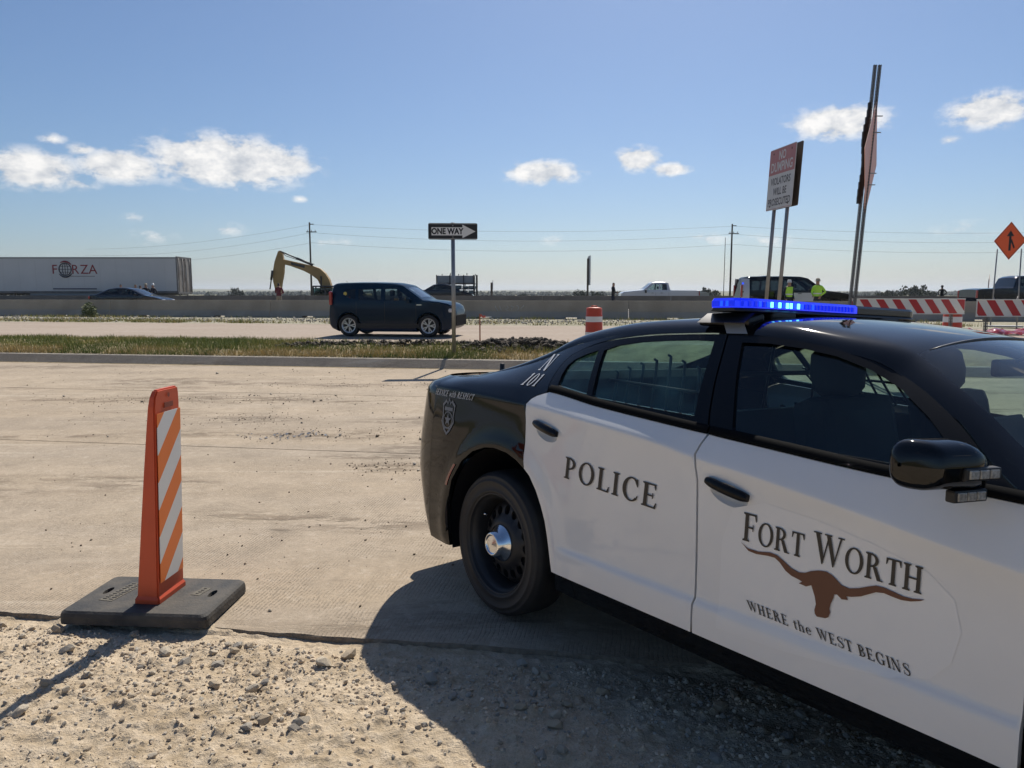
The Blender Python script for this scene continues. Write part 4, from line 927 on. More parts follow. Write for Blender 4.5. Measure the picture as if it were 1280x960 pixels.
for x in (0, 3.05):
    for s in (-1, 1):
        w = bpy.data.objects.new('wheel', WM[0]); COL.objects.link(w); w.parent = police; w.location = (x, s*.795, .352); w.rotation_euler = (0, 0, math.pi if s < 0 else 0)
        for nm, me in (('rim', WM[1]), ('brake_backing', WM[2]), ('hub_cap', WM[3]), ('valve', WM[4])):
            o = bpy.data.objects.new(nm, me); COL.objects.link(o); o.parent = w
# wheel houses and underbody
for x in (0.02, 3.05):
    for s in (-1, 1):
        m = MB(); m.grid(lambda a, y, x=x, s=s: (x+.435*math.cos(a), s*y, .385+.435*math.sin(a)), np.linspace(-.35, math.pi+.35, 20), (.50, .70, .905))
        m.build('wheel_housing', BLACK_PLASTIC, police, fix=False)
m = MB(); m.box((1.4, 0, .27), (4.2, 1.0, .12), bev=.03); m.box((-.66, 0, .32), (.5, 1.55, .12), bev=.03); m.box((1.52, 0, .31), (2.0, 1.66, .10), bev=.03); m.build('underbody', BLACK_PLASTIC, police)
# ---- inside
m = MB(); m.box((1.3, 0, .40), (2.5, 1.66, .05)); m.build('floor', INTERIOR, police)
def headlin(x, y): return (x, y, float(zTop(x)-(zTop(x)-zE_(x))*min(1, abs(y)/float(yE_(x)))**2.4)-.03)
m = MB(); m.grid(headlin, np.linspace(.5, 1.74, 12), np.linspace(-.56, .56, 9)); m.build('headliner', INTERIOR, police)
def seat(y):
    o = MB(); o.box((1.80, y, .56), (.52, .52, .18), (0, -.08, 0), .06); o.box((1.52, y, .88), (.14, .50, .62), (0, -.2, 0), .06); s = o.build('seat', INTERIOR, police)
    h = MB(); h.lathe([(.001, -.10), (.07, -.098), (.125, -.06), (.14, 0), (.125, .07), (.08, .10), (.001, .105)], 16, 'Z'); hm = h.mesh('headrest'); hm.transform(Matrix.Translation((1.435, y, 1.265)) @ Matrix.Rotation(-.15, 4, 'Y') @ Matrix.Diagonal((.5, 1.05, 1., 1))); link('headrest', hm, INTERIOR, s)
    for d in (-.06, .06): r = MB(); r.tube([(1.46, y+d, 1.08), (1.442, y+d, 1.22)], .008, 8); r.build('headrest_post', CHROME, s)
for y in (-.40, .40): seat(y)
m = MB(); m.box((.42, 0, .60), (.55, 1.40, .20), (0, -.05, 0), .05); m.box((.10, 0, .92), (.16, 1.40, .56), (0, -.32, 0), .06); m.build('rear_bench', INTERIOR, police)
m = MB(); m.box((.97, 0, .78), (.03, 1.50, .60), (0, .05, 0)); 
for y in np.linspace(-.55, .55, 4): m.tube([(.96, y, 1.05), (1.0, y*.86, 1.40)], .006, 6)
m.tube([(.96, -.66, 1.06), (.96, .66, 1.06)], .015, 8); m.tube([(1.0, -.52, 1.40), (1.0, .52, 1.40)], .015, 8); m.tube([(.98, -.6, 1.23), (.98, .6, 1.23)], .010, 8); m.build('prisoner_partition', STEEL_DARK, police)
for s in (-1, 1):
    m = MB()
    for k, x in enumerate(np.linspace(.60, 1.12, 8)):
        y = .80; z1 = 1.30-.02*abs(k-4); m.tube([(x+.07, s*y, 1.06), (x, s*(y-.10), z1-.03), (x-.003, s*(y-.105), z1), (x-.02, s*(y-.11), z1+.005)], .006, 6)
    m.tube([(.60, s*.745, 1.19), (1.16, s*.745, 1.17)], .007, 6); m.build('window_guard', STEEL_DARK, DOORS[(s, 0)])
    m = MB(); m.grid(lambda x, z: (x, s*(float(yside(x, min(z, 1.0)))-.09), z), np.linspace(.45, 2.25, 20), np.linspace(.36, 1.02, 5)); m.build('door_lining', INTERIOR, police)
m = MB(); m.box((2.22, 0, .93), (.50, 1.44, .16), (0, .12, 0), .06); m.box((2.0, 0, .72), (.2, .3, .3), None, .04); m.box((1.85, .02, 1.02), (.03, .30, .22), (0, -.3, 0), .01); m.build('dashboard', INTERIOR_GREY, police)
m = MB(); ring = [(1.86+.19*math.sin(t)*.42, .40+.19*math.cos(t), .98+.19*math.sin(t)*.9) for t in np.linspace(0, 2*math.pi, 33)]; m.tube(ring, .015, 8, False); m.box((1.87, .40, .98), (.04, .32, .05), (0, -.4, 0), .01); m.tube([(1.87, .4, .98), (2.1, .4, .88)], .03, 8); m.build('steering_wheel', INTERIOR, police)
m = MB(); m.box((1.84, 0, 1.30), (.03, .24, .06), None, .012); m.tube([(1.86, 0, 1.32), (1.92, 0, 1.36)], .008, 6); m.build('rear_view_mirror', INTERIOR, police)
m = MB(); m.grid(lambda x, y: (x, y, 1.065), (-.45, .12), (-.66, .66)); m.build('parcel_shelf', INTERIOR, police)
# ---- door mirrors with warning lamps
LAMP_CLEAR = mat('clear_lamp_lens', (.42, .40, .35), .18, coat=.6, noise=(120, .7, (.12, .11, .10)))
for s in (-1, 1):
    m = MB()
    def mp(u, v):
        # u across from door to tip, v around
        y = .925+.225*u; w = (.50+.50*math.sin(min(1, u/.42)*math.pi/2))*(1-max(0, (u-.80)/.20)**2.6)**.5
        cx = 2.125-.075*u; cz = 1.068+.020*min(1, u/.4)
        c, q = math.cos(v), math.sin(v); rx = (.080 if c > 0 else .045)*w; rz = .062*w
        return (cx+rx*math.copysign(abs(c)**.75, c), s*y, cz+rz*math.copysign(abs(q)**.70, q))
    m.grid(mp, np.concatenate([[0.002], np.linspace(.05, .80, 9), [.85, .89, .925, .95, .97, .985, .995, .9995]]), np.linspace(0, 2*math.pi, 25)); mir = m.build('door_mirror', PAINT_BLACK, DOORS[(s, 1)])
    m = MB(); m.box((2.10, s*.92, 1.045), (.10, .06, .06), None, .02); m.build('mirror_foot', TRIM, mir)
    m = MB(); m.box((2.035, s*1.05, 1.086), (.004, .13, .075), None, .0015); m.build('mirror_glass', CHROME, mir)
    for (x, y, z, rt) in ((2.172, 1.005, 1.073, .30), (2.140, .990, 1.012, .25)):
        m = MB(); m.box((x, s*y, z), (.028, .115, .032), (0, 0, -s*-rt), .006); lm = m.build('warning_lamp', BLACK_PLASTIC, mir)
        m = MB(); e = Euler((0, 0, s*rt)).to_matrix()
        for k in (-1, 0, 1): m.box(Vector((x, s*y, z))+e @ Vector((.012, k*.033, 0)), (.010, .030, .022), (0, 0, s*rt), .003)
        m.build('lens', LAMP_CLEAR, lm)
# ---- lamps, number plate, grille (ends of the car)
RED_LENS = mat('red_lens', (.20, .006, .006), .15, coat=1.)
m = MB(); m.grid(lambda t, z: side_pt(float(np.interp(z, [.57, .611, .66, .70], [-.362, -.345, -.315, -.285]))-.012-.022*t, z, .003, -1), (0, .5, 1), np.linspace(.58, .70, 8)); m.build('side_marker', RED_LENS, police)
m = MB(); m.grid(lambda t, z: side_pt(float(np.interp(z, [.57, .611, .66, .70], [-.362, -.345, -.315, -.285]))-.012-.022*t, z, .003, 1), (0, .5, 1), np.linspace(.58, .70, 8)); m.build('side_marker', RED_LENS, police)
m = MB(); m.box((-1.030, 0, .95), (.02, 1.02, .13), None, .008); m.build('tail_light', RED_LENS, police)
m = MB(); m.box((-1.03, 0, .66), (.014, .32, .16), None, .003); m.build('number_plate', WHITE_SHEET, police)
m = MB(); m.box((4.06, 0, .60), (.04, .95, .22), None, .02); m.box((4.03, 0, .34), (.04, 1.1, .10), None, .02); m.build('grille', BLACK_PLASTIC, police)
for s in (-1, 1):
    m = MB(); m.box((3.93, s*.62, .665), (.10, .30, .10), (0, 0, -s*.45), .03); m.build('headlight', LAMP_CLEAR, police)
m = MB(); m.lathe([(.001, .075), (.012, .075), (.014, .07), (.015, .004), (.018, 0)], 16, 'Z', (-.60, -.46, 1.122)); m.build('antenna', BLACK_PLASTIC, police)
# ---- roof light bar
def led_mat(name, col, e): return mat(name, tuple(c*.2 for c in col), .3, emit=(col, e))
BLUE_LENS = mat('blue_lit_lens', (.003, .01, .20), .12, coat=1., emit=((.004, .02, 1.), .85), noise=(60, .6, (.0, .004, .08)))
BLUE_HOT = led_mat('blue_led_bright', (.10, .50, 1.), 4.0); BLUE_MID = led_mat('blue_led', (.006, .05, 1.), 1.9); BLUE_LOW = led_mat('blue_led_dim', (.003, .02, .8), .8)
SMOKE = mat('smoked_lens', (.022, .023, .025), .25, coat=.3, spec=.2)
BX, BY0, BY1, BZ0, BZ1 = 1.10, -.645, .665, 1.494, 1.531
bar = MB(); YB = .125
def bar_outline(y0, y1, z0, z1, d, rnd=True):
    """rounded-nose plan, bar runs across the car"""
    def half(y): 
        e = min(y-BY0, BY1-y); return d*(1-(1-min(1, e/.09))**2.2*.45)
    return half
hf = bar_outline(BY0, BY1, BZ0, BZ1, .095)
def bar_piece(y0, y1, z0, z1, grow=0.):
    b = MB(); ys = np.linspace(y0, y1, max(3, int((y1-y0)/.02)))
    sec = lambda y: [(BX-hf(y)-grow, z0), (BX+hf(y)+grow, z0), (BX+hf(y)+grow, z1-.010), (BX+hf(y)+grow-.008, z1), (BX-hf(y)-grow+.008, z1), (BX-hf(y)-grow, z1-.010)]
    V = [(x, y, z) for y in ys for x, z in sec(y)]; F = [(i*6+j, i*6+(j+1) % 6, (i+1)*6+(j+1) % 6, (i+1)*6+j) for i in range(len(ys)-1) for j in range(6)]+[tuple(range(6)), tuple(range(len(V)-1, len(V)-7, -1))]
    b.add(V, F); return b
lb = bar_piece(BY0, BY1, BZ0-.012, BZ0, .004).build('light_bar', BLACK_PLASTIC, police); lb['label'] = 'roof light bar glowing blue on the near side'
bar_piece(BY0, YB, BZ0+.001, BZ1).build('blue_lens', BLUE_LENS, lb); bar_piece(YB+.003, BY1, BZ0+.001, BZ1-.002).build('dark_lens', SMOKE, lb)
hot = {4: 1, 7: 2, 8: 2, 9: 2, 10: 2, 11: 2, 12: 1, 5: 1, 6: 2}
for k in range(30):
    y = BY0+.02+k*.0246; q = (k*7) % 5
    lv = BLUE_HOT if 6 <= k <= 13 and k not in (7, 9, 12) else BLUE_MID if k in (3, 5, 7, 9, 12, 14, 17) else BLUE_LOW
    m = MB(); m.box((BX+hf(y)+.0015, y, (BZ0+BZ1)/2-.002), (.004, .015, .021), None, .0015); m.build('led_module', lv, lb)
for k in range(8):
    x = BX-.045+k*.013; m = MB(); m.box((x, BY0-.0015, (BZ0+BZ1)/2-.002), (.014, .004, .021), None, .0015); m.build('led_module', BLUE_MID if k in (3, 5) else BLUE_LOW, lb)
for s in (-1, 1):
    m = MB(); m.grid(lambda u, q: (BX-.10+.20*u+(0, -.03, -.03, .0)[q] if False else BX-.11+.22*u, s*((.66, .60, .52, .46)[q]), (1.438, 1.475, 1.480, 1.478)[q]), np.linspace(0, 1, 6), range(4)); m.box((BX, s*.40, 1.470), (.20, .16, .028), None, .01); m.box((BX-.02, s*.57, 1.452), (.24, .10, .03), (s*-.25, 0, 0), .012); m.build('bar_foot', BLACK_PLASTIC, lb)
    m = MB(); m.grid(lambda x, q: side_pt(x-.045*q/5, 1.398+.046*q/5, .004+.0*q, s), np.linspace(1.125, 1.215, 4), range(6)); m.build('bar_strap', mat('brushed_steel_strap', (.42, .42, .42), .5, .4), lb)

# ================================================================== street furniture near the camera
def gz(x, y): return float(ground_h(np.array(float(x)), np.array(float(y))))
def clip_poly(poly, a, b, c):
    """keep a*x+b*y<=c"""
    out = []
    for i in range(len(poly)):
        p, q = poly[i-1], poly[i]; dp = a*p[0]+b*p[1]-c; dq = a*q[0]+b*q[1]-c
        if (dp <= 0) != (dq <= 0): t = dp/(dp-dq); out.append((p[0]+(q[0]-p[0])*t, p[1]+(q[1]-p[1])*t))
        if dq <= 0: out.append(q)
    return out
def band(rect_, slope, c0, c1):
    """part of a rectangle (x0,z0,x1,z1) between the slanted lines z - slope*x = c0 and c1"""
    x0, z0, x1, z1 = rect_; p = [(x0, z0), (x1, z0), (x1, z1), (x0, z1)]
    p = clip_poly(p, -slope, 1, c1); p = clip_poly(p, slope, -1, -c0) if len(p) > 2 else p
    return p if len(p) > 2 else None
def plate(poly, y0, y1): return MB().prism(poly, y0, y1)
def rrect(w, h, r=.02, n=4):
    out = []
    for cx, cy, a in ((w/2-r, h/2-r, 0), (-w/2+r, h/2-r, 90), (-w/2+r, -h/2+r, 180), (w/2-r, -h/2+r, 270)):
        out += [(cx+r*math.cos(rad(a+90*i/n)), cy+r*math.sin(rad(a+90*i/n))) for i in range(n+1)]
    return out

def delineator():
    cx, cy = -1.80, 3.70; z0 = .015
    root = empty('traffic_delineator', (cx, cy, z0), rad(-4), 'orange vertical panel marker with white stripes on a black rubber base', 'traffic marker')
    PLASTIC = mat('orange_plastic', (.62, .085, .026), .48, noise=(7, .35, (.48, .075, .032)), bump=(40, .08, .002))
    RUB = mat('recycled_rubber', (.026, .027, .029), .78, noise=(10, .75, (.11, .097, .08)), bump=(70, .45, .006))
    # base: thick bevelled slab with two grip holes
    hole = [[(sx*.275+.030*c*.55, .03+.045*s) for c, s in ((math.cos(t), math.sin(t)) for t in (2*math.pi*i/14 for i in range(14)))] for sx in (-1, 1)]
    b = MB(); W, D, H = .735, .475, .062
    V, T = cdt([(resamp(rrect(W-.03, D-.03, .03), .06), hole)], .06); b.add([(x, y, H) for x, y in V], T)
    for h in hole:
        n = len(h); b.add([(x, y, H) for x, y in h]+[(x, y, H-.045) for x, y in h], [(i, (i+1) % n, n+(i+1) % n, n+i) for i in range(n)]+[tuple(range(n, 2*n))], True)
    rings = [(rrect(W-.03, D-.03, .03), H), (rrect(W-.008, D-.008, .03), H-.010), (rrect(W, D, .03), H-.026), (rrect(W, D, .03), .0)]
    n = len(rings[0][0]); b.add([(x, y, z) for r, z in rings for x, y in r], [(i*n+j, i*n+(j+1) % n, (i+1)*n+(j+1) % n, (i+1)*n+j) for i in range(3) for j in range(n)])
    base = b.build('rubber_base', RUB, root)
    for (x, y, w, d, rz) in ((-.195, .02, .075, .235, -.18), (.205, .05, .05, .10, -.18)):   # sunk nameplates with rows of moulded characters
        m = MB(); m.box((x, y, H+.0005), (w, d, .003), (0, 0, rz)); pl = m.build('moulded_nameplate', mat('worn_rubber', (.15, .135, .105), .85, noise=(30, .6, (.06, .055, .05))), base)
        m = MB(); rr = random.Random(4); e = Euler((0, 0, rz)).to_matrix()
        for k in range(int(d/.022)):
            for q in (-.3, .3) if w > .06 else (0,):
                m.box(Vector((x, y, H+.003))+e @ Vector((w*q*.8, -d/2+.02+k*.022, 0)), (w*.28, .010 if k % 3 else .006, .003), (0, 0, rz))
        m.build('raised_lettering', RUB, pl)
    # hollow wedge panel: broad flank towards the left, narrow at the top; striped face towards the right
    px, py = .078, .0
    def ring(z):
        t = (z-.06)/1.055; th = .114*(1-t)**.9+.030*t; y0 = -.115+.010*t; y1 = .126-.010*t; px_ = px+.034*t-.006
        return [(px_-th, y0), (px_, y0-.004), (px_+.004, y1), (px_-th*.9, y1)]
    zs = [.056, .085, .10, .4, .7, .95, 1.04, 1.085, 1.108, 1.118]; V = []
    for z in zs:
        r = ring(min(z, 1.115)); k = 0 if z < 1.05 else (z-1.05)/.068
        if z <= .086: r = [(x+(-.008 if x < px-.02 else .008), y+(-.008 if y < 0 else .008)) for x, y in r]
        if k: r = [(x, (y if y > 0 else y+.030*k*k) if y < .05 else y-.012*k*k) for x, y in r]
        V += [(x, y, z) for x, y in r]
    F = [(i*4+j, i*4+(j+1) % 4, (i+1)*4+(j+1) % 4, (i+1)*4+j) for i in range(len(zs)-1) for j in range(4)]+[tuple(range(4))[::-1], tuple(range(len(V)-4, len(V)))]
    b = MB(); b.add(V, F); pan = b.build('panel', PLASTIC, root)
    bm = bmesh.new(); bm.from_mesh(pan.data); bmesh.ops.bevel(bm, geom=[e for e in bm.edges if len(e.link_faces) == 2 and e.calc_face_angle(0) > .6], offset=.007, segments=2, affect='EDGES'); bm.to_mesh(pan.data); bm.free()
    m = MB()
    for z, ry, rz_ in ((1.085, .011, .020),): m.lathe([(.0005, .0), (ry, .0)], 16, 'X', (px+.0065+.028, .008, z))
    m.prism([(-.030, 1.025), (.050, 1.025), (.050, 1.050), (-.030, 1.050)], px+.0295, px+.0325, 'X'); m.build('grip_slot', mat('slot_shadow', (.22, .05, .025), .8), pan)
    # retroreflective sheeting, each stripe a strip of its own
    rct = (-.106, .165, .112, 1.005)
    def face(yq, z): return (px+.0105-.001*0+(.004)*((yq+.115)/.26), yq, z)
    c = -.30
    k = 0
    while c < 1.4:
        p = band(rct, 1.05, c, c+.135)
        if p:
            lx_ = lambda z: .034*(z-.06)/1.055-.006
            V = [(px+.0090+lx_(z), y+.004*(z-.2), z) for y, z in p]+[(px+.0060+lx_(z), y+.004*(z-.2), z) for y, z in p]; n = len(p)
            q = MB(); q.add(V, [tuple(range(n)), tuple(range(2*n-1, n-1, -1))]+[(i, (i+1) % n, n+(i+1) % n, n+i) for i in range(n)]); q.build('stripe', WHITE_SHEET if k % 2 else ORANGE_SHEET, pan)
        c += .135; k += 1
delineator()

def sign_post(parent, x, y, z0, z1, w=.055, kind='round', lean=(0, 0)):
    m = MB()
    if kind == 'round': m.tube([(x, y, z0), (x+lean[0], y+lean[1], z1)], w/2, 12)
    else:
        # perforated square tube: four corner angles joined by short bridges
        n = int((z1-z0)/.0508); d = Vector((lean[0], lean[1], z1-z0)); t = .012
        for sx in (-1, 1):
            for sy in (-1, 1):
                m.add([(x+sx*w/2*a+o[0], y+sy*w/2*b_+o[1], zz) for zz, o in ((z0, (0, 0)), (z1, lean)) for a, b_ in ((1, 1), (1, .45), (.45, 1))], [(0, 1, 4, 3), (0, 3, 5, 2), (1, 2, 5, 4), (0, 2, 1), (3, 4, 5)])
        for k in range(n):
            f0 = (k+.30)/n; f1 = (k+1.0)/n; a = Vector((x, y, z0))+d*f0; b_ = Vector((x, y, z0))+d*f1; c = (a+b_)/2; m.box(c, (w*.94, w*.94, (b_.z-a.z)*.55))
    return m.build('post', mat('weathered_post_steel', (.15, .15, .15), .55, .4) if kind != 'round' else GALV, parent)

# one-way sign on the median
p = at(567.5, 437, 14.6); oz = gz(p.x, p.y)
ow = empty('one_way_sign', (p.x, p.y, oz), rad(3), 'black ONE WAY sign with white right arrow on a steel post', 'road sign')
H1 = at(567, 279, 14.6).z-oz
sign_post(ow, 0, 0, -.1, H1+.01, .075)
m = plate(rrect(.925, .305, .03), -.046, -.042); m.v = [(x, y, z+H1-.155) for x, y, z in m.v]; pl = m.build('plate', BLACK_INK, ow)
ar = [(-.40, -.075), (.18, -.075), (.18, -.125), (.425, 0), (.18, .125), (.18, .075), (-.40, .075)]
m = plate([(x, z+H1-.155) for x, z in ar], -.0485, -.0462); m.build('arrow', WHITE_SHEET, pl)
for sgn in (0,):
    m = MB()
    for a, b_, c, d in ((-.4525, -.1425, .905, .006), (-.4525, .1365, .905, .006)): m = MB(); m.box((a+c/2, -.0472, H1-.155+b_+d/2), (c, .0018, d)); m.build('border', WHITE_SHEET, pl)
put_text('ONE WAY', .140, pl, 'lettering', BLACK_INK, (-.105, -.0492, H1-.158), (math.pi/2, 0, 0), .90, 1.08, .006)
for dz in (-.105, .105): m = MB(); m.lathe([(.0005, -.004), (.012, -.004), (.012, 0)], 10, 'Y', (0, -.0462, H1-.155+dz)); m.build('bolt', GALV, pl)

DRUM_O = mat('drum_orange', (.60, .07, .022), .5, noise=(6, .3, (.42, .06, .025)))
def drum(x, y, label):
    r = empty('traffic_drum', (x, y, gz(x, y)), 0, label, 'traffic drum', 'orange drums along the frontage road')
    m = MB(); m.lathe([(.235, .0), (.24, .03), (.235, .10), (.228, .11), (.228, .30), (.222, .31), (.222, .50), (.216, .51), (.216, .70), (.208, .71), (.205, .86), (.19, .90), (.12, .915), (.001, .916)], 28, 'Z'); b = m.build('barrel', DRUM_O, r)
    for z0, z1, ra in ((.14, .28, .2305), (.34, .48, .2245), (.54, .68, .2185), (.73, .84, .2095)):
        if z0 in (.14, .54): m = MB(); m.lathe([(ra, z0), (ra-.001, z1)], 28, 'Z'); m.build('reflective_band', WHITE_SHEET, r)
    m = MB(); m.tube([(-.08, 0, .91), (-.06, 0, .95), (.06, 0, .95), (.08, 0, .91)], .014, 8); m.build('handle', DRUM_O, r)
    m = MB(); m.lathe([(.33, 0), (.33, .06), (.25, .09)], 24, 'Z'); m.build('tyre_ring_base', DARK_RUBBER, r)
p = at(743, 365, 19.7); drum(p.x, p.y, 'orange and white drum behind the roof of the police car')
p = at(1193, 365, 19.4); drum(p.x, p.y, 'orange and white drum standing behind the striped barricade')

# survey stake with pink ribbon
p = at(600, 431, 17.0); sz = gz(p.x, p.y)
r = empty('survey_stake', (p.x, p.y, sz), 0, 'thin wooden survey stake with pink ribbon and white flap', 'stake')
m = MB(); m.box((0, 0, .33), (.028, .016, .68), None, .002); m.build('lath', mat('orange_painted_wood', (.42, .13, .06), .8), r)
m = MB(); m.grid(lambda u, v: (.014+.11*u, .012*math.sin(u*5), .60+.05*v-.03*u+.012*math.sin(u*9)), np.linspace(0, 1, 8), (0, 1)); m.build('ribbon', mat('pink_ribbon', (.75, .16, .12), .6), r)
m = MB(); m.box((.19, 0, .60), (.14, .004, .028)); m.build('flap', WHITE_SHEET, r)

# ---- no-dumping sign, seen from the side
NY = 13.9; p = at(966, 365, NY); nz = gz(p.x, p.y)
a = at(958.2, 228, 14.28); b2 = at(988, 219, 13.42); yaw = math.atan2(b2.y-a.y, b2.x-a.x)
nd = empty('no_dumping_sign', (p.x-.02, p.y, nz), yaw, 'weathered red and white NO DUMPING sign on two leaning posts', 'road sign')
hb, ht = at(970, 262, NY).z-nz, at(970, 186, NY).z-nz; Wn = .93; SHR = .085
def lean_obj(o, k):   # the posts lean: shear in the sign's own plane
    S = Matrix(((1, 0, k, -k*hb*.55), (0, 1, 0, 0), (0, 0, 1, 0), (0, 0, 0, 1)))
    def go(q, acc):
        acc = acc @ Matrix.LocRotScale(q.location, q.rotation_euler, q.scale); q.data.transform(S @ acc); q.location = (0, 0, 0); q.rotation_euler = (0, 0, 0)
        for c in q.children: go(c, acc)
    go(o, Matrix())
FADED_RED = mat('faded_red_sheeting', (.40, .15, .15), .5, noise=(6, .4, (.5, .25, .24))); FADED_WHITE = mat('faded_white_sheeting', (.58, .58, .58), .5, noise=(6, .4, (.46, .46, .46)))
SIGN_BACK = mat('sign_back_brown', (.085, .062, .048), .7)
zc_ = (hb+ht)/2; hh = ht-hb
plt_ = plate([(x, z+zc_) for x, z in rrect(Wn, hh, .03)], -.004, .004).build('plate', FADED_WHITE, nd)
m = plate([(-Wn/2+.012, ht-hh*.42), (Wn/2-.012, ht-hh*.42), (Wn/2-.012, ht-.012), (-Wn/2+.012, ht-.012)], -.0065, -.0042); m.build('red_panel', FADED_RED, plt_)
for z in (hb+.018,): m = MB(); m.box((0, -.0048, z), (Wn-.03, .0012, .008)); m.build('border', FADED_RED, plt_)
GREY_INK = mat('faded_grey_ink', (.12, .12, .13), .6)
rows = [('NO', .20, ht-hh*.13, FADED_WHITE, -.0078), ('DUMPING', .215, ht-hh*.31, FADED_WHITE, -.0078), ('VIOLATORS', .165, ht-hh*.54, GREY_INK, -.0055), ('WILL BE', .165, ht-hh*.71, GREY_INK, -.0055), ('PROSECUTED', .165, ht-hh*.88, GREY_INK, -.0055)]
for s_, sz_, z, mm, yy in rows: put_text(s_, sz_, plt_, 'lettering', mm, (0, yy, z), (math.pi/2, 0, 0), .80, 1.05, .004)
plate([(x+.06, z+zc_+.01) for x, z in rrect(Wn*.98, hh*1.0, .03)], .085, .092).build('back_plate', SIGN_BACK, nd)
m = MB()
for x in (-.32, .32):
    for z in (hb+.07, ht-.08): m = MB(); m.lathe([(.0005, -.010), (.016, -.010), (.016, -.004)], 10, 'Y', (x, 0, z)); m.build('bolt', SIGN_BACK, plt_)
for x in (-.24, .24): sign_post(nd, x, .045, -.15, ht-.1, .065)
for o in list(nd.children): lean_obj(o, .10)

# ---- tall leaning construction sign seen on edge
TY = 13.2; p = at(1061.5, 365, TY); tz = gz(p.x, p.y); top = at(1092, 81, TY)
ts = empty('construction_sign', (p.x, p.y, tz), 0, 'tall leaning diamond construction sign seen edge-on beyond the police car', 'road sign')
lz = top.z-tz; lx = (top.x-p.x)/(top.z-1.6)*lz
for dx, dy in ((-.040, 0), (.038, .0)): sign_post(ts, dx, dy, -.2, lz*(1. if dx < 0 else 1.0), .046, 'square', (lx, 0))
PINK = mat('sun_bleached_orange', (.72, .36, .27), .5)
za, zb_ = at(1080, 268, TY).z-tz, at(1080, 122, TY).z-tz; zm = (za+zb_)/2; hd = (zb_-za)/2
def ax(z): return lx*z/lz
dia = Matrix.Rotation(rad(59.5), 4, 'Z')
def dpt(u, w, off=0):   # u along the panel, w up
    v = dia @ Vector((u, off, 0)); z = zm+w; return (ax(z)+.085+v.x, .06+v.y, z)
q = hd; cor = [(0, -q), (q, 0), (0, q), (-q, 0)]
m = MB(); m.add([dpt(u, w) for u, w in cor]+[dpt(u, w, .006) for u, w in cor], [(0, 1, 2, 3), (7, 6, 5, 4)]+[(i, (i+1) % 4, (i+1) % 4+4, i+4) for i in range(4)]); m.build('diamond_plate', PINK, ts)
m = MB()
for k in range(14):
    z = zm-q*.75+q*1.6*k/13; w_ = .030+.02*math.sin(k*.9); m.box((ax(z)-.075+.015*math.sin(k*.55), -.01, z), (w_+.03, .05, q*1.6/13*1.05))
m.build('folded_backing', mat('black_folded_sheet', (.015, .013, .012), .6), ts)
for z in (zm+q*.70, zm+q*.42, zm-q*.28, zm-q*.48): m = MB(); m.box((ax(z)+.12, .05, z), (.16, .02, .015)); m.build('bracket', GALV, ts)

# ---- striped barricades
RED_SHEET = mat('red_reflective_sheeting', (.45, .022, .028), .42)
def barricade(pxa, pxb, Y, ztop, h, label, ph, yaw=0., cut=None):
    a = at(pxa, 365, Y); b = at(pxb, 365, Y); L = b.x-a.x; z0 = gz((a.x+b.x)/2, Y)
    r = empty('barricade', ((a.x+b.x)/2, Y, z0), yaw, label, 'barricade', 'striped barricades closing the road'); zt = ztop-z0
    m = MB(); m.box((0, 0, zt-h/2), (L, .025, h), None, .006); bd = m.build('board', WHITE_SHEET, r)
    for z_ in (zt+.006, zt-h-.006): m = MB(); m.box((0, -.004, z_), (L, .045, .015), None, .004); m.build('rail', mat('white_plastic', (.75, .74, .72), .5), bd)
    c = -3.
    while c < 3:
        # slanted red stripes
        x = c; p = [(x, zt-.004), (x+.165, zt-.004), (x+.165+.20, zt-h+.004), (x+.20, zt-h+.004)]
        p = clip_poly(clip_poly(p, 1, 0, L/2-.01), -1, 0, L/2-.01)
        if len(p) > 2: plate(p, -.0165, -.0128).build('stripe', RED_SHEET, bd)
        c += .335
    for x in (L*.40, -L*.40): sign_post(r, x, .05, 0, zt-.02, .055, 'square')
    for x in (L*.40, -L*.40):
        m = MB(); m.box((x, .05, .025), (.06, 1.0, .05), None, .006); m.build('foot', GALV, r)
    return r
barricade(1062, 1207, 15.8, at(1150, 374, 15.8).z, .295, 'striped red and white barricade beyond the police car roof', 0)
barricade(1222, 1372, 14.9, at(1250, 375, 14.9).z, .31, 'striped red and white barricade cut by the right edge', .1)
p = at(1264, 365, 14.0); sb = MB(); us = np.linspace(0, math.pi, 9)
sb.grid(lambda u, v: (.20*math.cos(u)*(1+.1*math.sin(3*v)), .12*math.sin(u)*math.cos(v), .09+.075*math.sin(u)*math.sin(v)*(1+.2*math.cos(2*u))), us, np.linspace(0, 2*math.pi, 13))
tz_ = at(1264, 418, 14.0).z; base = gz(p.x, 14.0)
o = sb.build('sandbag', mat('dark_sandbag', (.045, .045, .045), .9, bump=(40, .4, .01))); o.location = (p.x, 14.0, base+.0); tag(o, 'dark sandbag slumped at the foot of the right barricade', 'sandbag')
# heap of red plastic sheeting behind the barricades
p = at(1246, 365, 23.0); m = MB(); rr = np.random.default_rng(2)
m.grid(lambda u, v: (u, .35*v+.05*math.sin(9*u), .06+.16*max(0, 1-v*v)*(.7+.3*math.sin(u*7+1))+.05*float(fbm(np.array(u*9), np.array(v*6), 3, 4))), np.linspace(-.95, .95, 60), np.linspace(-1, 1, 22))
o = m.build('plastic_sheeting', mat('glossy_red_plastic', (.32, .02, .015), .18, coat=.6)); o.location = (p.x, p.y, gz(p.x, p.y)-.02); tag(o, 'crumpled heap of glossy red plastic sheeting behind the barricades', 'plastic sheeting')

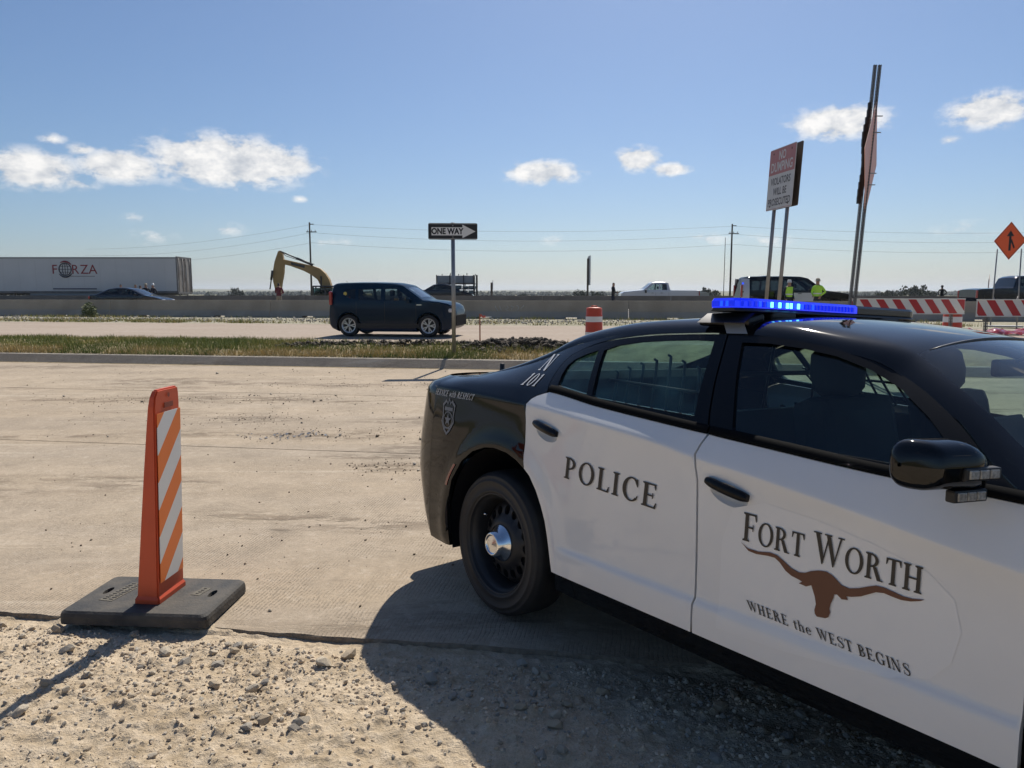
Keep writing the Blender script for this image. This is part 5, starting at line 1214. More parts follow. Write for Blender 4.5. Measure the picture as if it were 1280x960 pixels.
# ---- merge sign on its portable stand
MY = 27.; c = at(1262.5, 301, MY); mz = gz(c.x, c.y)
mg = empty('merge_sign', (c.x, c.y, mz), rad(-22), 'orange diamond merge sign on two thin legs at right', 'road sign')
zc2 = c.z-mz; q = .66; ORS = mat('fluorescent_orange_sheeting', (.86, .13, .03), .45)
dp = plate([(0, zc2-q), (q*.74, zc2), (0, zc2+q), (-q*.74, zc2)], -.02, -.012).build('diamond_plate', ORS, mg)
m = MB()
for (x0, z0, x1, z1) in ((0, -q, q*.74, 0), (q*.74, 0, 0, q), (0, q, -q*.74, 0), (-q*.74, 0, 0, -q)):
    m.tube([(x0*.95, -.021, zc2+z0*.95), (x1*.95, -.021, zc2+z1*.95)], .008, 6)
m.build('border', BLACK_INK, dp)
m = MB(); m.prism([(-.035, zc2-.34), (.035, zc2-.34), (.035, zc2+.16), (.11, zc2+.16), (0, zc2+.36), (-.11, zc2+.16), (-.035, zc2+.16)], -.0235, -.0215); m.build('arrow', BLACK_INK, dp)
m = MB(); m.prism([(.115, zc2-.27), (.155, zc2-.24), (.05, zc2+.06), (.028, zc2+.02), (.03, zc2-.05)], -.0262, -.0240); m.build('merging_branch', BLACK_INK, dp)
for s in (-1, 1):
    m = MB(); m.tube([(s*.40, 0, -.05), (s*.36, 0, zc2-.28)], .022, 8); m.build('leg', GALV, mg)
    m = MB(); m.tube([(s*.39, 0, 1.15), (s*.17, 0, .45)], .018, 8); m.build('brace', GALV, mg)
m = MB(); m.box((0, 0, .06), (1.1, .5, .05)); m.build('foot', GALV, mg)

# ================================================================== concrete barriers
BARR = mat('barrier_concrete', (.40, .345, .275), .9, noise=(.9, .7, (.27, .23, .18)), bump=(14, .4, .02))
def barrier_mesh(L=8.42, slots=True):
    b = MB(); prof = [(-.30, 0), (-.30, .075), (-.14, .33), (-.085, .82), (.085, .82), (.14, .33), (.30, .075), (.30, 0)]
    upper = [(-.30+.16*(.085-.075)/.255, .085)]+prof[2:6]+[(.30-.16*(.085-.075)/.255, .085)]
    cuts = [-L/2+.012, -L*.27-.27, -L*.27+.27, L*.20-.27, L*.20+.27, L/2-.012]
    for i in range(5): b.prism(prof if i % 2 == 0 else upper, cuts[i], cuts[i+1], 'X')
    return b.mesh('barrier_section')
bm_me = barrier_mesh(); bm_me.materials.append(BARR)
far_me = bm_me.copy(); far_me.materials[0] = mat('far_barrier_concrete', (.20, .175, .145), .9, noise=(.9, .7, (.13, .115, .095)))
def barrier_row(v0, xs, labels, group, z, me_=None, sz=1.):
    L = []
    for x, lb in zip(xs, labels):
        o = bpy.data.objects.new('barrier_section', me_ or bm_me); o.scale = (1, 1, sz); COL.objects.link(o); o.location = (x, v0-SL*x, z); o.rotation_euler = (0, 0, ROAD_YAW)
        tag(o, lb, 'concrete barrier', group); L.append(o)
    return L
k8 = 8.42*math.cos(ROAD_YAW)
nearx = [1.0+k8*k for k in range(-3, 3)]
near_labels = ['near concrete barrier section with a leafy bush at its foot', 'near concrete barrier section below the back doors of the trailer', 'near concrete barrier section in front of the excavator, half hidden by the hatchback', 'near concrete barrier section with white graffiti, right of the hatchback', 'near concrete barrier section behind the police car roof and light bar', 'near concrete barrier section behind the striped barricades']
NB = barrier_row(34.6, nearx, near_labels, 'near row of concrete barrier sections', .395)
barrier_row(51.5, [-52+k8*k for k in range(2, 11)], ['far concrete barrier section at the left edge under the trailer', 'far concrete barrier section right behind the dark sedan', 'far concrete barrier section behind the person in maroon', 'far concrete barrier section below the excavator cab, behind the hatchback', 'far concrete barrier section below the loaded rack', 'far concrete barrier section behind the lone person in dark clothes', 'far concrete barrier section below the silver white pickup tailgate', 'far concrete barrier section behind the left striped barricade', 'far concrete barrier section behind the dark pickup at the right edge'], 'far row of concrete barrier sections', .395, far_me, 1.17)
# scrawl on one section
gs = NB[3]; m = MB(); rr = random.Random(8)
for k in range(6):
    x0 = -1.75+k*.24; zz = .38+rr.uniform(-.03, .03)
    pts_ = [(x0+rr.uniform(-.05, .12), -.135-.0*j, zz+.07*j+rr.uniform(-.02, .02)) for j in range(4)]
    pts_ = [(x, -(.14-(z-.33)*.112)-.006, z) for x, _, z in pts_]; m.tube(pts_, .016, 5)
m.build('graffiti', mat('grey_white_paint', (.45, .44, .41), .8), gs)
# leafy bush against the barrier
def bush(px, Y, w, h, label, n=520):
    p = at(px, 365, Y); z = gz(p.x, p.y); r = empty('bush', (p.x, p.y, z), 0, label, 'bush'); rr = random.Random(px)
    V = []; F = []
    for k in range(n):
        a = rr.uniform(0, 6.28); q = rr.random()**.6; c = Vector((w/2*q*math.cos(a)*(1-.3*rr.random()), w/2*q*math.sin(a), h*(.12+.88*rr.random()*(1-.55*q*q))+rr.gauss(0, .03)))
        e = Euler((rr.uniform(-1.2, 1.2), rr.uniform(-1.2, 1.2), rr.uniform(0, 6.28))).to_matrix(); s = rr.uniform(.035, .075); o = len(V)
        V += [tuple(c+e @ Vector(q_)*s) for q_ in ((-1, 0, 0), (0, -.45, 0), (1.1, 0, .15), (0, .45, 0))]; F.append((o, o+1, o+2, o+3))
    b = MB(); b.add(V, F); f = b.build('foliage', mat('weed_leaves', (.10, .125, .040), .75), r, fix=False); f['kind'] = 'stuff'
    m = MB()
    for k in range(6): a = k*1.05; m.tube([(0, 0, 0), (w*.15*math.cos(a), w*.15*math.sin(a), h*.45), (w*.3*math.cos(a), w*.3*math.sin(a), h*.8)], .012, 5, taper=.3)
    m.build('stems', mat('weed_stems', (.14, .12, .06), .8), r)
bush(110, 36.6, .75, .72, 'leafy green bush growing at the foot of the near barrier')

# ================================================================== vehicles on the frontage road and the highway
GL_CAR = glass('car_glass', (.42, .50, .50), 1.); GL_DARK = glass('dark_car_glass', (.16, .20, .21), 1.)
ALLOY = mat('alloy_wheel', (.55, .56, .58), .3, .8); TYRE = mat('far_tyre', (.014, .014, .015), .7)
RED_L = mat('tail_lamp_red', (.35, .02, .02), .2, coat=1.); HEAD_L = mat('head_lamp_clear', (.55, .56, .58), .12, coat=1.)
def vehicle(name, label, cat, loc, yaw, outline, wheels, W, belt, roof, paint, panes, shields, tumble=.20, glassm=GL_CAR, spokes=5, group=None, lamps=(), extras=None, rim_m=None, wheel_w=.22, inner=True, tap=.13):
    """outline: body side from rear bottom over the roof to front bottom (x, z), x forward; wheels: (x, r); panes: side glass outlines; shields: (name, (x,z),(x,z), inset)"""
    r = empty(name, loc, yaw, label, cat, group)
    xs_ = [p[0] for p in outline]; xm = (min(xs_)+max(xs_))/2; hl = (max(xs_)-min(xs_))/2
    def hw(x, z):
        t = np.clip((np.asarray(z)-belt)/(roof-belt), 0, 1); return W-tumble*t**1.1-.03*np.clip((belt*.55-z)/(belt*.5), 0, 1)**2-tap*np.abs((np.asarray(x)-xm)/hl)**7
    low = []
    for wx, wr in sorted(wheels, key=lambda k: -k[0]):
        low += [(wx+(wr+.055)*math.cos(rad(a)), wr+(wr+.055)*math.sin(rad(a))) for a in np.linspace(-28, 208, 15)]
    loop = resamp(list(outline)+low, .14)
    P = np.array(loop); d = np.roll(P, -1, 0)-np.roll(P, 1, 0); nrm = np.c_[-d[:, 1], d[:, 0]]; nrm /= np.maximum(np.linalg.norm(nrm, axis=1), 1e-9)[:, None]
    A = np.sum(P[:, 0]*np.roll(P[:, 1], -1)-np.roll(P[:, 0], -1)*P[:, 1])
    ins = P+nrm*.035*(1 if A > 0 else -1)
    b = MB()
    holes = [resamp(g, .12) for _, g in panes]
    V, T = cdt([([tuple(k) for k in ins], holes)], .14)
    for s in (-1, 1):
        co = np.c_[V[:, 0], s*hw(V[:, 0], V[:, 1]), V[:, 1]].tolist(); b.add(co, [t if s < 0 else t[::-1] for t in T], True)
    n = len(P); ring = []
    hwP = hw(P[:, 0], P[:, 1]); hwI = hw(ins[:, 0], ins[:, 1]); ts = (-1, -.75, -.4, 0, .4, .75, 1)
    segs = [((x0, z0), (x1, z1)) for _, (x0, z0), (x1, z1), _ in shields]
    def on_shield(p, q):
        for a, c in segs:
            a_, c_ = np.array(a), np.array(c); L = c_-a_; 
            f = [(np.dot(k-a_, L)/np.dot(L, L), abs(L[0]*(k-a_)[1]-L[1]*(k-a_)[0])/np.linalg.norm(L)) for k in (p, q)]
            if all(-.01 <= t <= 1.01 and e < .02 for t, e in f): return True
        return False
    cols = [np.c_[ins[:, 0], -hwI, ins[:, 1]]]
    for t in ts:
        crown = .035*(1-t*t)*(P[:, 1] > belt*.8); cols.append(np.c_[P[:, 0], t*(hwP-.03), P[:, 1]+crown])
    cols.append(np.c_[ins[:, 0], hwI, ins[:, 1]]); G = np.stack(cols, 1); m_ = G.shape[1]
    F = []
    for i in range(n):
        j = (i+1) % n; sh = on_shield(P[i], P[j])
        for c in range(m_-1):
            if sh and 2 <= c <= m_-4: continue
            F.append((i*m_+c, j*m_+c, j*m_+c+1, i*m_+c+1))
    b.add(G.reshape(-1, 3).tolist(), F, True)
    me = b.mesh('body'); me.set_sharp_from_angle(angle=rad(38)); body_o = link('body', me, paint, r)
    for nm, g in panes:
        g2 = resamp(g, .12); gm = np.mean(g2, 0); V2, T2 = cdt([([tuple(gm+(np.array(k)-gm)*1.03) for k in g2], [])], .2)
        for s in (-1, 1):
            q = MB(); q.add(np.c_[V2[:, 0], s*(hw(V2[:, 0], V2[:, 1])-.010), V2[:, 1]].tolist(), T2, True); q.build(nm, glassm, r)
    for nm, a, c, insd in shields:
        q = MB()
        def sp(t, u, a=a, c=c): x = a[0]+(c[0]-a[0])*t; z = a[1]+(c[1]-a[1])*t; return (x, u*(float(hw(x, z))-.03), z+.035*(1-u*u)-.006)
        q.grid(sp, np.linspace(0, 1, 5), np.linspace(-.78, .78, 7)); q.build(nm, glassm, r)
    for k, (wx, wr) in enumerate(wheels):
        for s in (-1, 1):
            t = MB(); w2 = wheel_w/2; t.lathe([(wr*.66, -w2*.8), (wr*.72, -w2), (wr*.93, -w2), (wr, -w2*.7), (wr, w2*.7), (wr*.93, w2), (wr*.72, w2), (wr*.66, w2*.8)], 26)
            o = t.build('wheel', TYRE, r); o.location = (wx, s*(W-.13), wr)
            t = MB(); t.lathe([(wr*.66, s*w2*.75), (wr*.60, s*w2*.55), (wr*.05, s*w2*.35)], 24) if not spokes else None
            if spokes:
                t.lathe([(wr*.68, s*w2*.9), (wr*.60, s*w2*.9), (wr*.60, -s*w2*.2)], 24)
                for q_ in range(spokes):
                    a = 2*math.pi*q_/spokes
                    for da in (-.16, .16): t.box((wr*.34*math.cos(a+da), s*w2*.72, wr*.34*math.sin(a+da)), (wr*.60, .03, wr*.085), (0, -(a+da*1.8), 0))
                t.lathe([(wr*.14, s*w2*.4), (wr*.13, s*w2*.85), (.001, s*w2*.88)], 14)
            t.build('rim', rim_m or ALLOY, o)
            t = MB(); t.lathe([(.001, -s*w2*.15), (wr*.62, -s*w2*.15)], 20); t.build('brake_disc', BLACK_PLASTIC, o)
            wl = MB(); wl.grid(lambda a, y: (wx+(wr+.05)*math.cos(a), s*y, wr+(wr+.05)*math.sin(a)), np.linspace(-.3, math.pi+.3, 12), (W-.42, W-.05)); wl.box((wx, s*(W-.42), wr+.1), (2*wr+.1, .01, wr*1.6)); wl.build('wheel_housing', BLACK_PLASTIC, r, fix=False)
    u = MB(); u.box((xm, 0, belt*.36), (hl*1.7, W*1.25, .10)); u.build('underbody', BLACK_PLASTIC, r)
    if inner:
        fx = [k for k in wheels][-1][0]
        for s in (-1, 1):
            u = MB(); x0 = xm+hl*.02; u.box((x0, s*W*.42, belt*.86), (.16, .46, .55), (0, -.2, 0), .05); u.box((x0-.10, s*W*.42, belt+.27), (.12, .24, .20), None, .05); u.build('seat', INTERIOR, r)
        u = MB(); u.box((xm+.1, 0, belt*.62), (hl*1.1, W*1.6, .08)); u.build('cabin_floor', INTERIOR, r)
    for nm, x, y, z, dx, dy, dz, m_l in lamps:
        for s in (-1, 1):
            q = MB(); q.box((x, s*y, z), (dx, dy, dz), None, min(dx, dy, dz)*.35); q.build(nm, m_l, r)
    if extras: extras(r, hw)
    return r
def handles_mirror(r, hw, hx, hz, mx, mz, paint, msize=.16):
    for s in (-1, 1):
        for x in hx:
            q = MB(); q.box((x, s*(float(hw(x, hz))+.015), hz), (.17, .03, .03), None, .01); q.build('door_handle', paint, r)
        q = MB(); q.box((mx, s*(float(hw(mx, mz))+.11), mz), (.12, .20, msize), None, .04); q.build('door_mirror', paint, r)
def seams(r, hw, xs_, z0, z1):
    for x in xs_:
        for s in (-1, 1):
            q = MB(); q.grid(lambda z, t: (x+t, s*(float(hw(x, z))+.0025), z), np.linspace(z0, z1, 8), (-.006, .006)); q.build('door_seam', BLACK_INK, r, fix=False)
# the small blue SUV passing on the frontage road
SOUL_PAINT = mat('dark_blue_paint', (.003, .018, .042), .3, coat=.5, spec=.0)
def soul_extra(r, hw):
    handles_mirror(r, hw, (1.25, 2.15), .98, 2.72, 1.10, SOUL_PAINT); seams(r, hw, (1.0, 1.92, 2.92), .38, 1.05)
    for s in (-1, 1):
        q = MB(); q.grid(lambda x, z: (x, s*(float(hw(x, z))+.004), z), np.linspace(.98, 3.02, 8), (.27, .34, .40)); q.build('sill_cladding', BLACK_PLASTIC, r, fix=False)
        q = MB(); q.lathe([(.001, 0), (.055, 0)], 14, 'Y', (.62, s*(float(hw(.62, 1.30))+.006), 1.30)); q.build('round_sticker', mat('yellow_sticker', (.55, .45, .10), .6), r)
        q = MB(); q.box((3.02, s*(float(hw(3.02, .96))+.004), .965), (.16, .01, .025)); q.build('side_badge', CHROME, r)
    q = MB(); q.tube([(.42, .1, 1.60), (.30, .1, 1.70)], .006, 6); q.build('antenna', BLACK_PLASTIC, r)
    q = MB(); q.box((4.095, 0, .50), (.10, 1.42, .34), None, .03); q.build('grille', mat('matt_black_grille', (.008, .008, .009), .8, spec=.1), r)
    q = MB(); q.box((4.11, -.5, .36), (.04, .3, .05), None, .01); q.build('bumper_trim', CHROME, r)
p = at(420.5, 365, 23.2); yaw = ROAD_YAW
suv = vehicle('compact_suv', 'dark blue boxy hatchback driving on the frontage road', 'car', (p.x, p.y, gz(p.x+2, p.y-.3)+.008), yaw,
        [(.14, .24), (.03, .34), (.0, .55), (.02, .80), (.06, 1.0), (.13, 1.46), (.17, 1.56), (.27, 1.605), (.9, 1.625), (1.6, 1.625), (2.2, 1.60), (2.46, 1.55), (3.14, 1.10), (3.6, 1.06), (3.90, 1.00), (4.04, .92), (4.11, .78), (4.14, .60), (4.13, .42), (4.05, .28), (3.92, .22)],
        [(.73, .335), (3.30, .335)], .90, 1.04, 1.60, SOUL_PAINT,
        [('quarter_pane', [(.62, 1.20), (.62, 1.42), (.95, 1.43), (.97, 1.13)]), ('rear_pane', [(1.08, 1.10), (1.05, 1.44), (1.78, 1.45), (1.80, 1.09)]), ('front_pane', [(1.94, 1.09), (1.92, 1.45), (2.30, 1.44), (2.56, 1.27), (2.82, 1.10)])],
        [('windshield', (2.50, 1.5235), (3.10, 1.1265), .1), ('rear_window', (.0676, 1.05), (.122, 1.41), .1)], .16, GL_CAR, 5,
        lamps=[('tail_light', .13, .775, 1.16, .10, .12, .42, RED_L), ('headlight', 3.93, .66, .80, .20, .26, .13, HEAD_L), ('fog_lamp', 4.10, .62, .42, .05, .14, .08, HEAD_L)], extras=soul_extra, tap=.24)
suv.scale = (.935, .95, .955)

def sedan_outline(L=4.85, h=1.45):
    k = h/1.45; return [(.12, .26), (.02, .40), (.0, .62), (.04, .90), (.10, 1.0), (.55, 1.05), (1.28, 1.38*k), (1.75, 1.45*k), (2.3, 1.45*k), (2.75, 1.37*k), (3.58, .99), (4.2, .88), (4.62, .76), (4.80, .60), (4.84, .42), (4.74, .26), (4.6, .22)]
HZ = .40
def hwy(px, Y): p = at(px, 365, Y); return (p.x, p.y, .402)
def plain_extra(hx, hz, mx, mz, paint): return lambda r, hw: handles_mirror(r, hw, hx, hz, mx, mz, paint)
DK = mat('midnight_paint', (.008, .012, .022), .3, coat=1., spec=.0)
x, y, z = hwy(119, 48.5)
vehicle('sedan', 'dark sedan behind the near barrier in front of the trailer', 'car', (x, y, z), rad(-2), sedan_outline(), [(.98, .33), (3.82, .33)], .91, .98, 1.44, DK,
        [('rear_pane', [(1.05, 1.06), (1.38, 1.34), (1.95, 1.38), (2.0, 1.04)]), ('front_pane', [(2.08, 1.04), (2.03, 1.38), (2.4, 1.37), (2.72, 1.29), (3.3, 1.03)])], [('windshield', (2.82, 1.34), (3.52, 1.02), .1), ('rear_window', (.60, 1.075), (1.22, 1.355), .1)], .20, GL_CAR, 6,
        lamps=[('tail_light', .07, .66, .86, .10, .40, .16, RED_L), ('headlight', 4.62, .62, .68, .25, .32, .12, HEAD_L)], extras=plain_extra((1.75, 2.6), .88, 3.1, 1.05, DK))
x, y, z = hwy(524, 66)
vehicle('sedan', 'dark car beside the loaded rack behind the barriers', 'car', (x, y, z), 0, [(a, b*1.30) for a, b in sedan_outline()], [(.98, .36), (3.82, .36)], .95, 1.25, 1.87, DK,
        [('side_pane', [(1.05, 1.40), (1.38, 1.72), (2.4, 1.76), (3.2, 1.38)])], [('windshield', (2.82, 1.74), (3.52, 1.33), .1)], .2, GL_DARK, 0, inner=False)
# white pickup facing left
SILVER = mat('silver_white_paint', (.52, .52, .53), .35, .1, coat=.8)
def bed(r, hw):
    handles_mirror(r, hw, (3.0, 3.72), 1.12, 4.25, 1.25, BLACK_PLASTIC, .26)
    seams(r, hw, (2.42, 3.45), .5, 1.2)
x, y, z = hwy(871, 61)
vehicle('pickup_truck', 'silver white pickup behind the barriers facing left', 'pickup truck', (x, y, z), math.pi, [(.10, .52), (.02, .60), (.0, .90), (.02, 1.32), (2.28, 1.34), (2.34, 1.42), (2.44, 1.88), (2.62, 1.96), (3.3, 1.98), (3.75, 1.92), (4.42, 1.36), (5.2, 1.28), (5.95, 1.20), (6.12, 1.05), (6.16, .80), (6.14, .50), (6.0, .42)],
        [(1.15, .40), (5.15, .40)], 1.0, 1.28, 1.97, SILVER, [('rear_pane', [(2.56, 1.36), (2.60, 1.80), (3.08, 1.82), (3.12, 1.36)]), ('front_pane', [(3.22, 1.36), (3.20, 1.82), (3.62, 1.80), (3.92, 1.58), (4.15, 1.38)])],
        [('windshield', (3.80, 1.88), (4.36, 1.41), .1)], .18, GL_CAR, 0, lamps=[('headlight', 6.08, .78, .98, .12, .30, .26, HEAD_L), ('tail_light', .02, .92, 1.10, .06, .14, .36, RED_L)], extras=bed)
# police SUV
PD_BLACK = mat('black_suv_paint', (.004, .005, .008), .3, coat=.5, spec=.0)
def suv_extra(r, hw):
    handles_mirror(r, hw, (1.85, 2.8), 1.12, 3.62, 1.22, PD_BLACK, .2)
    for s in (-1, 1):
        for nm, a, b in (('white_door', 2.52, 3.50), ('white_rear_panel', 0.04, .42)):
            zt = 1.16 if a > 1 else 1.86
            q = MB(); q.grid(lambda x, z: (x, s*(float(hw(x, z))+.004), z), np.linspace(a, b, 6), np.linspace(.50, zt, 8)); q.build(nm, SILVER, r, fix=False)
    q = MB(); q.box((1.35, 0, 1.985), (.30, 1.1, .05), None, .02); q.build('roof_lamp', WHITE_SHEET, r)
    q = MB(); q.box((.10, -.90, 1.62), (.05, .05, .07), None, .01); q.build('blue_flasher', BLUE_MID, r)
x, y, z = hwy(921, 38.5)
vehicle('police_suv', 'dark police SUV with white doors behind the workers', 'police car', (x, y, z), rad(-5), [(.12, .38), (.02, .50), (.0, .85), (.04, 1.10), (.14, 1.80), (.24, 1.90), (.5, 1.94), (2.2, 1.95), (2.9, 1.93), (3.2, 1.86), (3.98, 1.27), (4.7, 1.18), (5.3, 1.06), (5.48, .92), (5.54, .66), (5.50, .42), (5.35, .34)],
        [(1.02, .40), (4.48, .40)], 1.0, 1.22, 1.94, PD_BLACK, [('rear_quarter_pane', [(.50, 1.28), (.55, 1.74), (1.30, 1.76), (1.32, 1.28)]), ('rear_pane', [(1.42, 1.28), (1.42, 1.77), (2.38, 1.78), (2.40, 1.28)]), ('front_pane', [(2.52, 1.28), (2.50, 1.78), (3.0, 1.76), (3.30, 1.58), (3.66, 1.29)])],
        [('windshield', (3.26, 1.82), (3.92, 1.32), .1)], .17, GL_DARK, 0, lamps=[('headlight', 5.36, .72, .92, .24, .34, .18, HEAD_L), ('tail_light', .05, .88, 1.25, .10, .14, .60, RED_L)], extras=suv_extra, rim_m=STEEL_DARK)
# dark pickup at the right edge
x, y, z = hwy(1209, 41)
vehicle('pickup_truck', 'dark pickup cut by the right edge behind the barricades', 'pickup truck', (x, y, z), rad(-4), [(.10, .48), (.02, .56), (.0, .86), (.02, 1.30), (.3, 1.36), (1.75, 1.40), (1.82, 1.44), (2.0, 1.92), (2.2, 2.02), (3.4, 2.04), (3.85, 1.96), (4.52, 1.38), (5.3, 1.30), (5.95, 1.16), (6.1, .95), (6.12, .70), (6.08, .48), (5.95, .42)],
        [(1.05, .41), (4.95, .41)], 1.02, 1.34, 2.03, DK, [('rear_pane', [(2.12, 1.42), (2.22, 1.86), (2.95, 1.88), (2.98, 1.42)]), ('front_pane', [(3.08, 1.42), (3.06, 1.88), (3.6, 1.86), (3.95, 1.62), (4.2, 1.42)])],
        [('windshield', (3.92, 1.90), (4.46, 1.43), .1)], .18, GL_DARK, 0, lamps=[('tail_light', .02, .94, 1.08, .06, .14, .40, RED_L), ('headlight', 6.0, .78, .96, .12, .30, .22, HEAD_L)])

# ---- long box trailer with the FORZA mark
def trailer():
    Y = 58.; e = at(222, 365, Y); zb0 = .40; L = 16.15; top = at(200, 321.3, Y).z-zb0
    r = empty('box_trailer', (e.x, Y, zb0), 0, 'long white box trailer marked FORZA behind the barriers', 'trailer')
    TW = mat('trailer_white', (.52, .53, .525), .5, noise=(.6, .35, (.44, .445, .435))); TG = mat('trailer_frame', (.16, .16, .16), .6, noise=(2, .6, (.09, .075, .06))); RUST = mat('stained_door', (.27, .255, .235), .7, noise=(1.3, .9, (.10, .075, .055)))
    b = MB(); b.box((-L/2, 1.3, (1.12+top)/2), (L, 2.6, top-1.12), None, .02); b.build('box', TW, r)
    b = MB(); b.box((-L/2, -.008, top-.06), (L, .03, .12)); b.box((-L/2, 2.608, top-.06), (L, .03, .12)); b.build('top_rail', mat('rail_grey', (.30, .31, .31), .5, .3), r)
    b = MB(); b.box((-L/2, -.010, 1.19), (L, .035, .16)); b.build('bottom_rail', TG, r)
    for k in range(13):
        x = -.9-k*1.22; q = MB(); q.box((x, -.0035, (1.3+top)/2-.05), (.03, .006, top-1.45)); q.build('panel_seam', mat('panel_seam_grey', (.47, .48, .475), .5), r)
    for y in (.66, 1.95):
        q = MB(); q.box((.013, y, (1.15+top)/2), (.04, 1.24, top-1.22), None, .01); d = q.build('rear_door', RUST, r)
        for yy in (-.35, .35):
            q = MB(); q.tube([(.06, y+yy, 1.2), (.06, y+yy, top-.1)], .022, 8); q.build('lock_rod', GALV, d)
        for zz in (1.5, 2.1, 2.7, 3.3):
            q = MB(); q.box((.05, y+(.55 if y > 1 else -.55), zz), (.04, .14, .09)); q.build('hinge', TG, d)
    b = MB()
    for z in (1.14, top-.02): b.box((.02, 1.3, z), (.09, 2.62, .14))
    for y in (.03, 2.57): b.box((.02, y, (1.1+top)/2), (.09, .09, top-1.1))
    b.build('door_frame', TG, r)
    b = MB(); b.box((-.1, 1.3, .62), (.10, 2.3, .10)); b.box((-.1, .6, .88), (.08, .08, .5)); b.box((-.1, 2.0, .88), (.08, .08, .5)); b.build('underride_guard', TG, r)
    for x in (-2.2, -3.45):
        for y in (.35, 2.25):
            q = MB(); q.lathe([(.25, -.27), (.30, -.30), (.48, -.30), (.51, -.22), (.51, .22), (.48, .30), (.30, .30), (.25, .27)], 24); o = q.build('wheel', TYRE, r); o.location = (x, y, .51)
            q = MB(); q.lathe([(.28, -.22), (.20, -.12), (.001, -.10)], 18); q.build('rim', ALLOY, o)
    b = MB(); b.box((-2.8, 1.3, .95), (3.6, 1.2, .22)); b.box((-L/2, 1.3, 1.04), (L, 1.0, .14)); b.build('chassis', TG, r)
    for y in (.4, 2.2):
        b = MB(); b.box((-12.6, y, .62), (.14, .14, 1.0)); b.box((-12.6, y, .10), (.3, .3, .06)); b.build('landing_leg', TG, r)
    b = MB(); b.box((-8.3, .05, .92), (5.8, .05, .46)); b.build('side_skirt', mat('skirt_grey', (.30, .31, .31), .6), r)
    # the mark: F, globe, RZA
    RED = mat('dark_red_ink', (.23, .018, .028), .5); NAVY = mat('navy_ink', (.025, .03, .05), .5); k = Y/FPX
    mk = empty('logo', (0, 0, 0)); mk.parent = r
    def P(px, py): a = at(px, py, Y); return a.x-e.x, a.z-zb0
    for ch, px in (('F', 68.3), ('R', 94.0), ('Z', 105.5), ('A', 116.2)):
        x, z = P(px, 337.3); put_text(ch, .98, mk, 'lettering', RED, (x, -.022, z), (math.pi/2, 0, 0), 1.0, 1.0)
    gx, gz_ = P(81.5, 336.6); R_ = .46; q = MB()
    q.tube([(gx+R_*math.cos(t), -.022, gz_+R_*math.sin(t)) for t in np.linspace(0, 2*math.pi, 33)], .035, 6, False)
    for w in (.45,): q.tube([(gx+R_*w*math.cos(t), -.022, gz_+R_*math.sin(t)) for t in np.linspace(0, 2*math.pi, 25)], .018, 6, False)
    q.tube([(gx, -.022, gz_-R_), (gx, -.022, gz_+R_)], .018, 6); q.tube([(gx-R_, -.022, gz_), (gx+R_, -.022, gz_)], .018, 6)
    for zz in (-.22, .22): q.tube([(gx-.40, -.022, gz_+zz), (gx+.40, -.022, gz_+zz)], .016, 6)
    q.build('globe', NAVY, mk)
    for a0, a1 in ((35, 125), (215, 330)):
        q = MB(); ts = np.linspace(rad(a0), rad(a1), 14); q.tube([(gx+.58*math.cos(t), -.024, gz_+.58*math.sin(t)) for t in ts], [.055*math.sin(math.pi*(i+.4)/14.)+.012 for i in range(14)], 6); q.build('swoosh', RED if a0 < 100 else NAVY, mk)
    x, z = P(103, 345.3); q = MB(); q.box((x, -.021, z), (1.9, .006, .04)); q.build('tagline', mat('tagline_grey', (.12, .12, .13), .6), mk)
    x, z = P(94, 361); q = MB(); q.box((x, -.03, z), (3.3, .008, .10)); q.build('side_strip', mat('strip_dark', (.09, .10, .14), .5), mk)
trailer()

